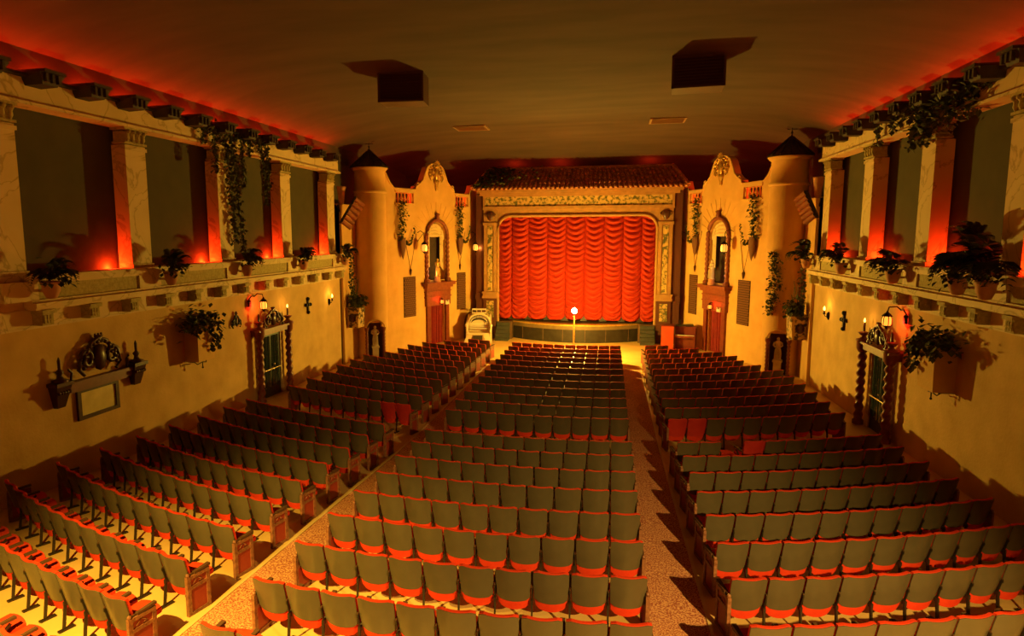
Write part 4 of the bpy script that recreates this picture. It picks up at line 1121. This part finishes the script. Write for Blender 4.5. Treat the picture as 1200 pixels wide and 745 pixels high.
XO = .13
REAR = [14.30, 13.30, 12.27, 11.24, 10.20, 9.17, 8.10, 7.0, 5.92, 4.85]
FRONT = [16.3 + 1.165 * i for i in range(12)]
seats = []                                          # (x, y, rz, z, block, section, row, number, end)
def curve(yc): return .031 + .011 * max(0, min(1, (yc - 14.5) / 9))
def fill(block, section, row, yc, xa, xb, first_from_aisle):
    """xa is the aisle end for side blocks"""
    c = curve(yc)
    N = 200; xs_ = [xa + (xb - xa) * k / N for k in range(N + 1)]
    L = [0]
    for p, q in zip(xs_, xs_[1:]): L.append(L[-1] + math.hypot(q - p, c * ((q - XO) ** 2 - (p - XO) ** 2)))
    cnt = max(1, round(L[-1] / .497))
    for k in range(cnt):
        want = L[-1] * (k + .5) / cnt; j = max(q for q in range(N) if L[q] <= want); x = xs_[j] + (xs_[j + 1] - xs_[j]) * (want - L[j]) / (L[j + 1] - L[j])
        y = yc + c * (x - XO) ** 2 + .1; m_ = 2 * c * (x - XO)
        e = 0
        if k == 0: e = -1 if xa < xb else 1
        if k == cnt - 1: e = 1 if xa < xb else -1
        seats.append((x, y, math.atan(m_), floor_z(y), block, section, row, k + 1, e, L[-1] / cnt / .497))
for i, yc in enumerate(REAR):
    f = i / 9
    fill('centre', 'rear', i + 1, yc, -2.19 - .27 * f, 2.63 + .05 * f, 1)
    fill('organ-side', 'rear', i + 1, yc, -3.27 - .36 * f, -8.08 - .95 * f, 1)
    fill('cabinet-side', 'rear', i + 1, yc, 3.59 + .17 * f, 8.33 + .72 * f, 1)
LW = [-7.8, -7.8, -7.85, -7.85, -7.85, -7.8, -7.2, -6.95, -6.85, -6.45, -5.6, -4.6]
RW = [8.2, 8.2, 8.22, 8.22, 8.2, 8.15, 7.58, 7.14, 7.1, 6.67, 5.83, 4.6]
for i, yc in enumerate(FRONT):
    f = i / 11
    fill('centre', 'front', i + 1, yc, -2.2 - .18 * f, 2.6 - .08 * f, 1)
    fill('organ-side', 'front', i + 1, yc, -3.24 - .2 * f, LW[i], 1)
    fill('cabinet-side', 'front', i + 1, yc, 3.56, RW[i], 1)
vis = []
for s_ in seats:
    p = project((s_[0], s_[1], s_[3] + .75)); 
    if p and -45 < p[0] < 1245 and p[1] < 775: vis.append((math.hypot(s_[0] - CAM.x, s_[1], 5.4), s_))
vis.sort(key=lambda q: q[0])
near = [s_ for _, s_ in vis[:300]]; far = [s_ for _, s_ in vis[300:]]
REDS = {('organ-side', 'front', 1, 1), ('organ-side', 'front', 1, 2), ('cabinet-side', 'front', 1, 1), ('cabinet-side', 'front', 1, 2), ('cabinet-side', 'rear', 1, 4)}
AISLE = {'centre': 'from organ-side aisle', 'organ-side': 'from its aisle', 'cabinet-side': 'from its aisle'}
for x, y, a, z, blk, sec, row, num, e, wsc in near:
    red = (blk, sec, row, num) in REDS
    bare = (blk, sec, row, num) == ('cabinet-side', 'rear', 1, 3)
    where = '%s block, %s row %s cross aisle, %s %s' % (blk, ORD[row], 'behind' if sec == 'rear' else 'before', ORD[num], AISLE[blk])
    t = thing('theatre_seat', ('red-backed theatre seat, ' if red else 'backless theatre seat, ' if bare else 'olive-backed theatre seat, ') + where, 'seat', (x, y, z), a, 'theatre seats in curved rows')
    t.scale = (wsc, 1, 1)
    if not bare: link('back_panel', RPM if red else PM, t); link('back_cushion', CMsh, t)
    link('seat_cushion', SPM, t)
    link('armrest', ARM, t)
    if e == -1:
        f_ = link('end_frame', EFM[-1], t); link('end_inset', EIM[-1], f_)
    else: link('standard', STM, t)
    if e == 1:
        f_ = link('end_frame', EFM[1], t); link('end_inset', EIM[1], f_); link('armrest', ARM2, t)
# the farther seats, past the three hundred, as one object
proto = MB()
proto.cur = 0; panel(proto, 6, 2)
proto.cur = 1; cushion(proto, 6, 2); seat_pan(proto, 3)
proto.cur = 2; standard(proto)
proto.cur = 3; armrest(proto)
pend = {}
for q in (-1, 1):
    e_ = MB(); e_.cur = 4; e_.box((q * .25 - .022, -.06, 0), (q * .25 + .022, .33, .58)); e_.cur = 5; e_.box((q * .25 - .026, .0, .05), (q * .25 + .026, .27, .38)); e_.cur = 3; armrest(e_, q * .25); pend[q] = e_
allb = MB()
for x, y, a, z, blk, sec, row, num, e, wsc in far:
    ca, sa = math.cos(a), math.sin(a)
    red = (blk, sec, row, num) in REDS
    for pr_ in [proto] + ([pend[e]] if e else []):
        o = len(allb.v)
        allb.v += [(x + wsc * vx * ca - vy * sa, y + wsc * vx * sa + vy * ca, z + vz) for vx, vy, vz in pr_.v]
        allb.f += [tuple(i + o for i in f_) for f_ in pr_.f]
        allb.sm += pr_.sm; allb.mi += [6 if (red and q == 0) else q for q in pr_.mi]
tag(allb.build('theatre_seats_far', ['olive', 'red', 'iron', 'arm', 'endframe', 'endinset', 'redback']), 'rows of dark theatre seats toward the stage', 'seats', kind='stuff')
print('seats near', len(near), 'far', len(far))
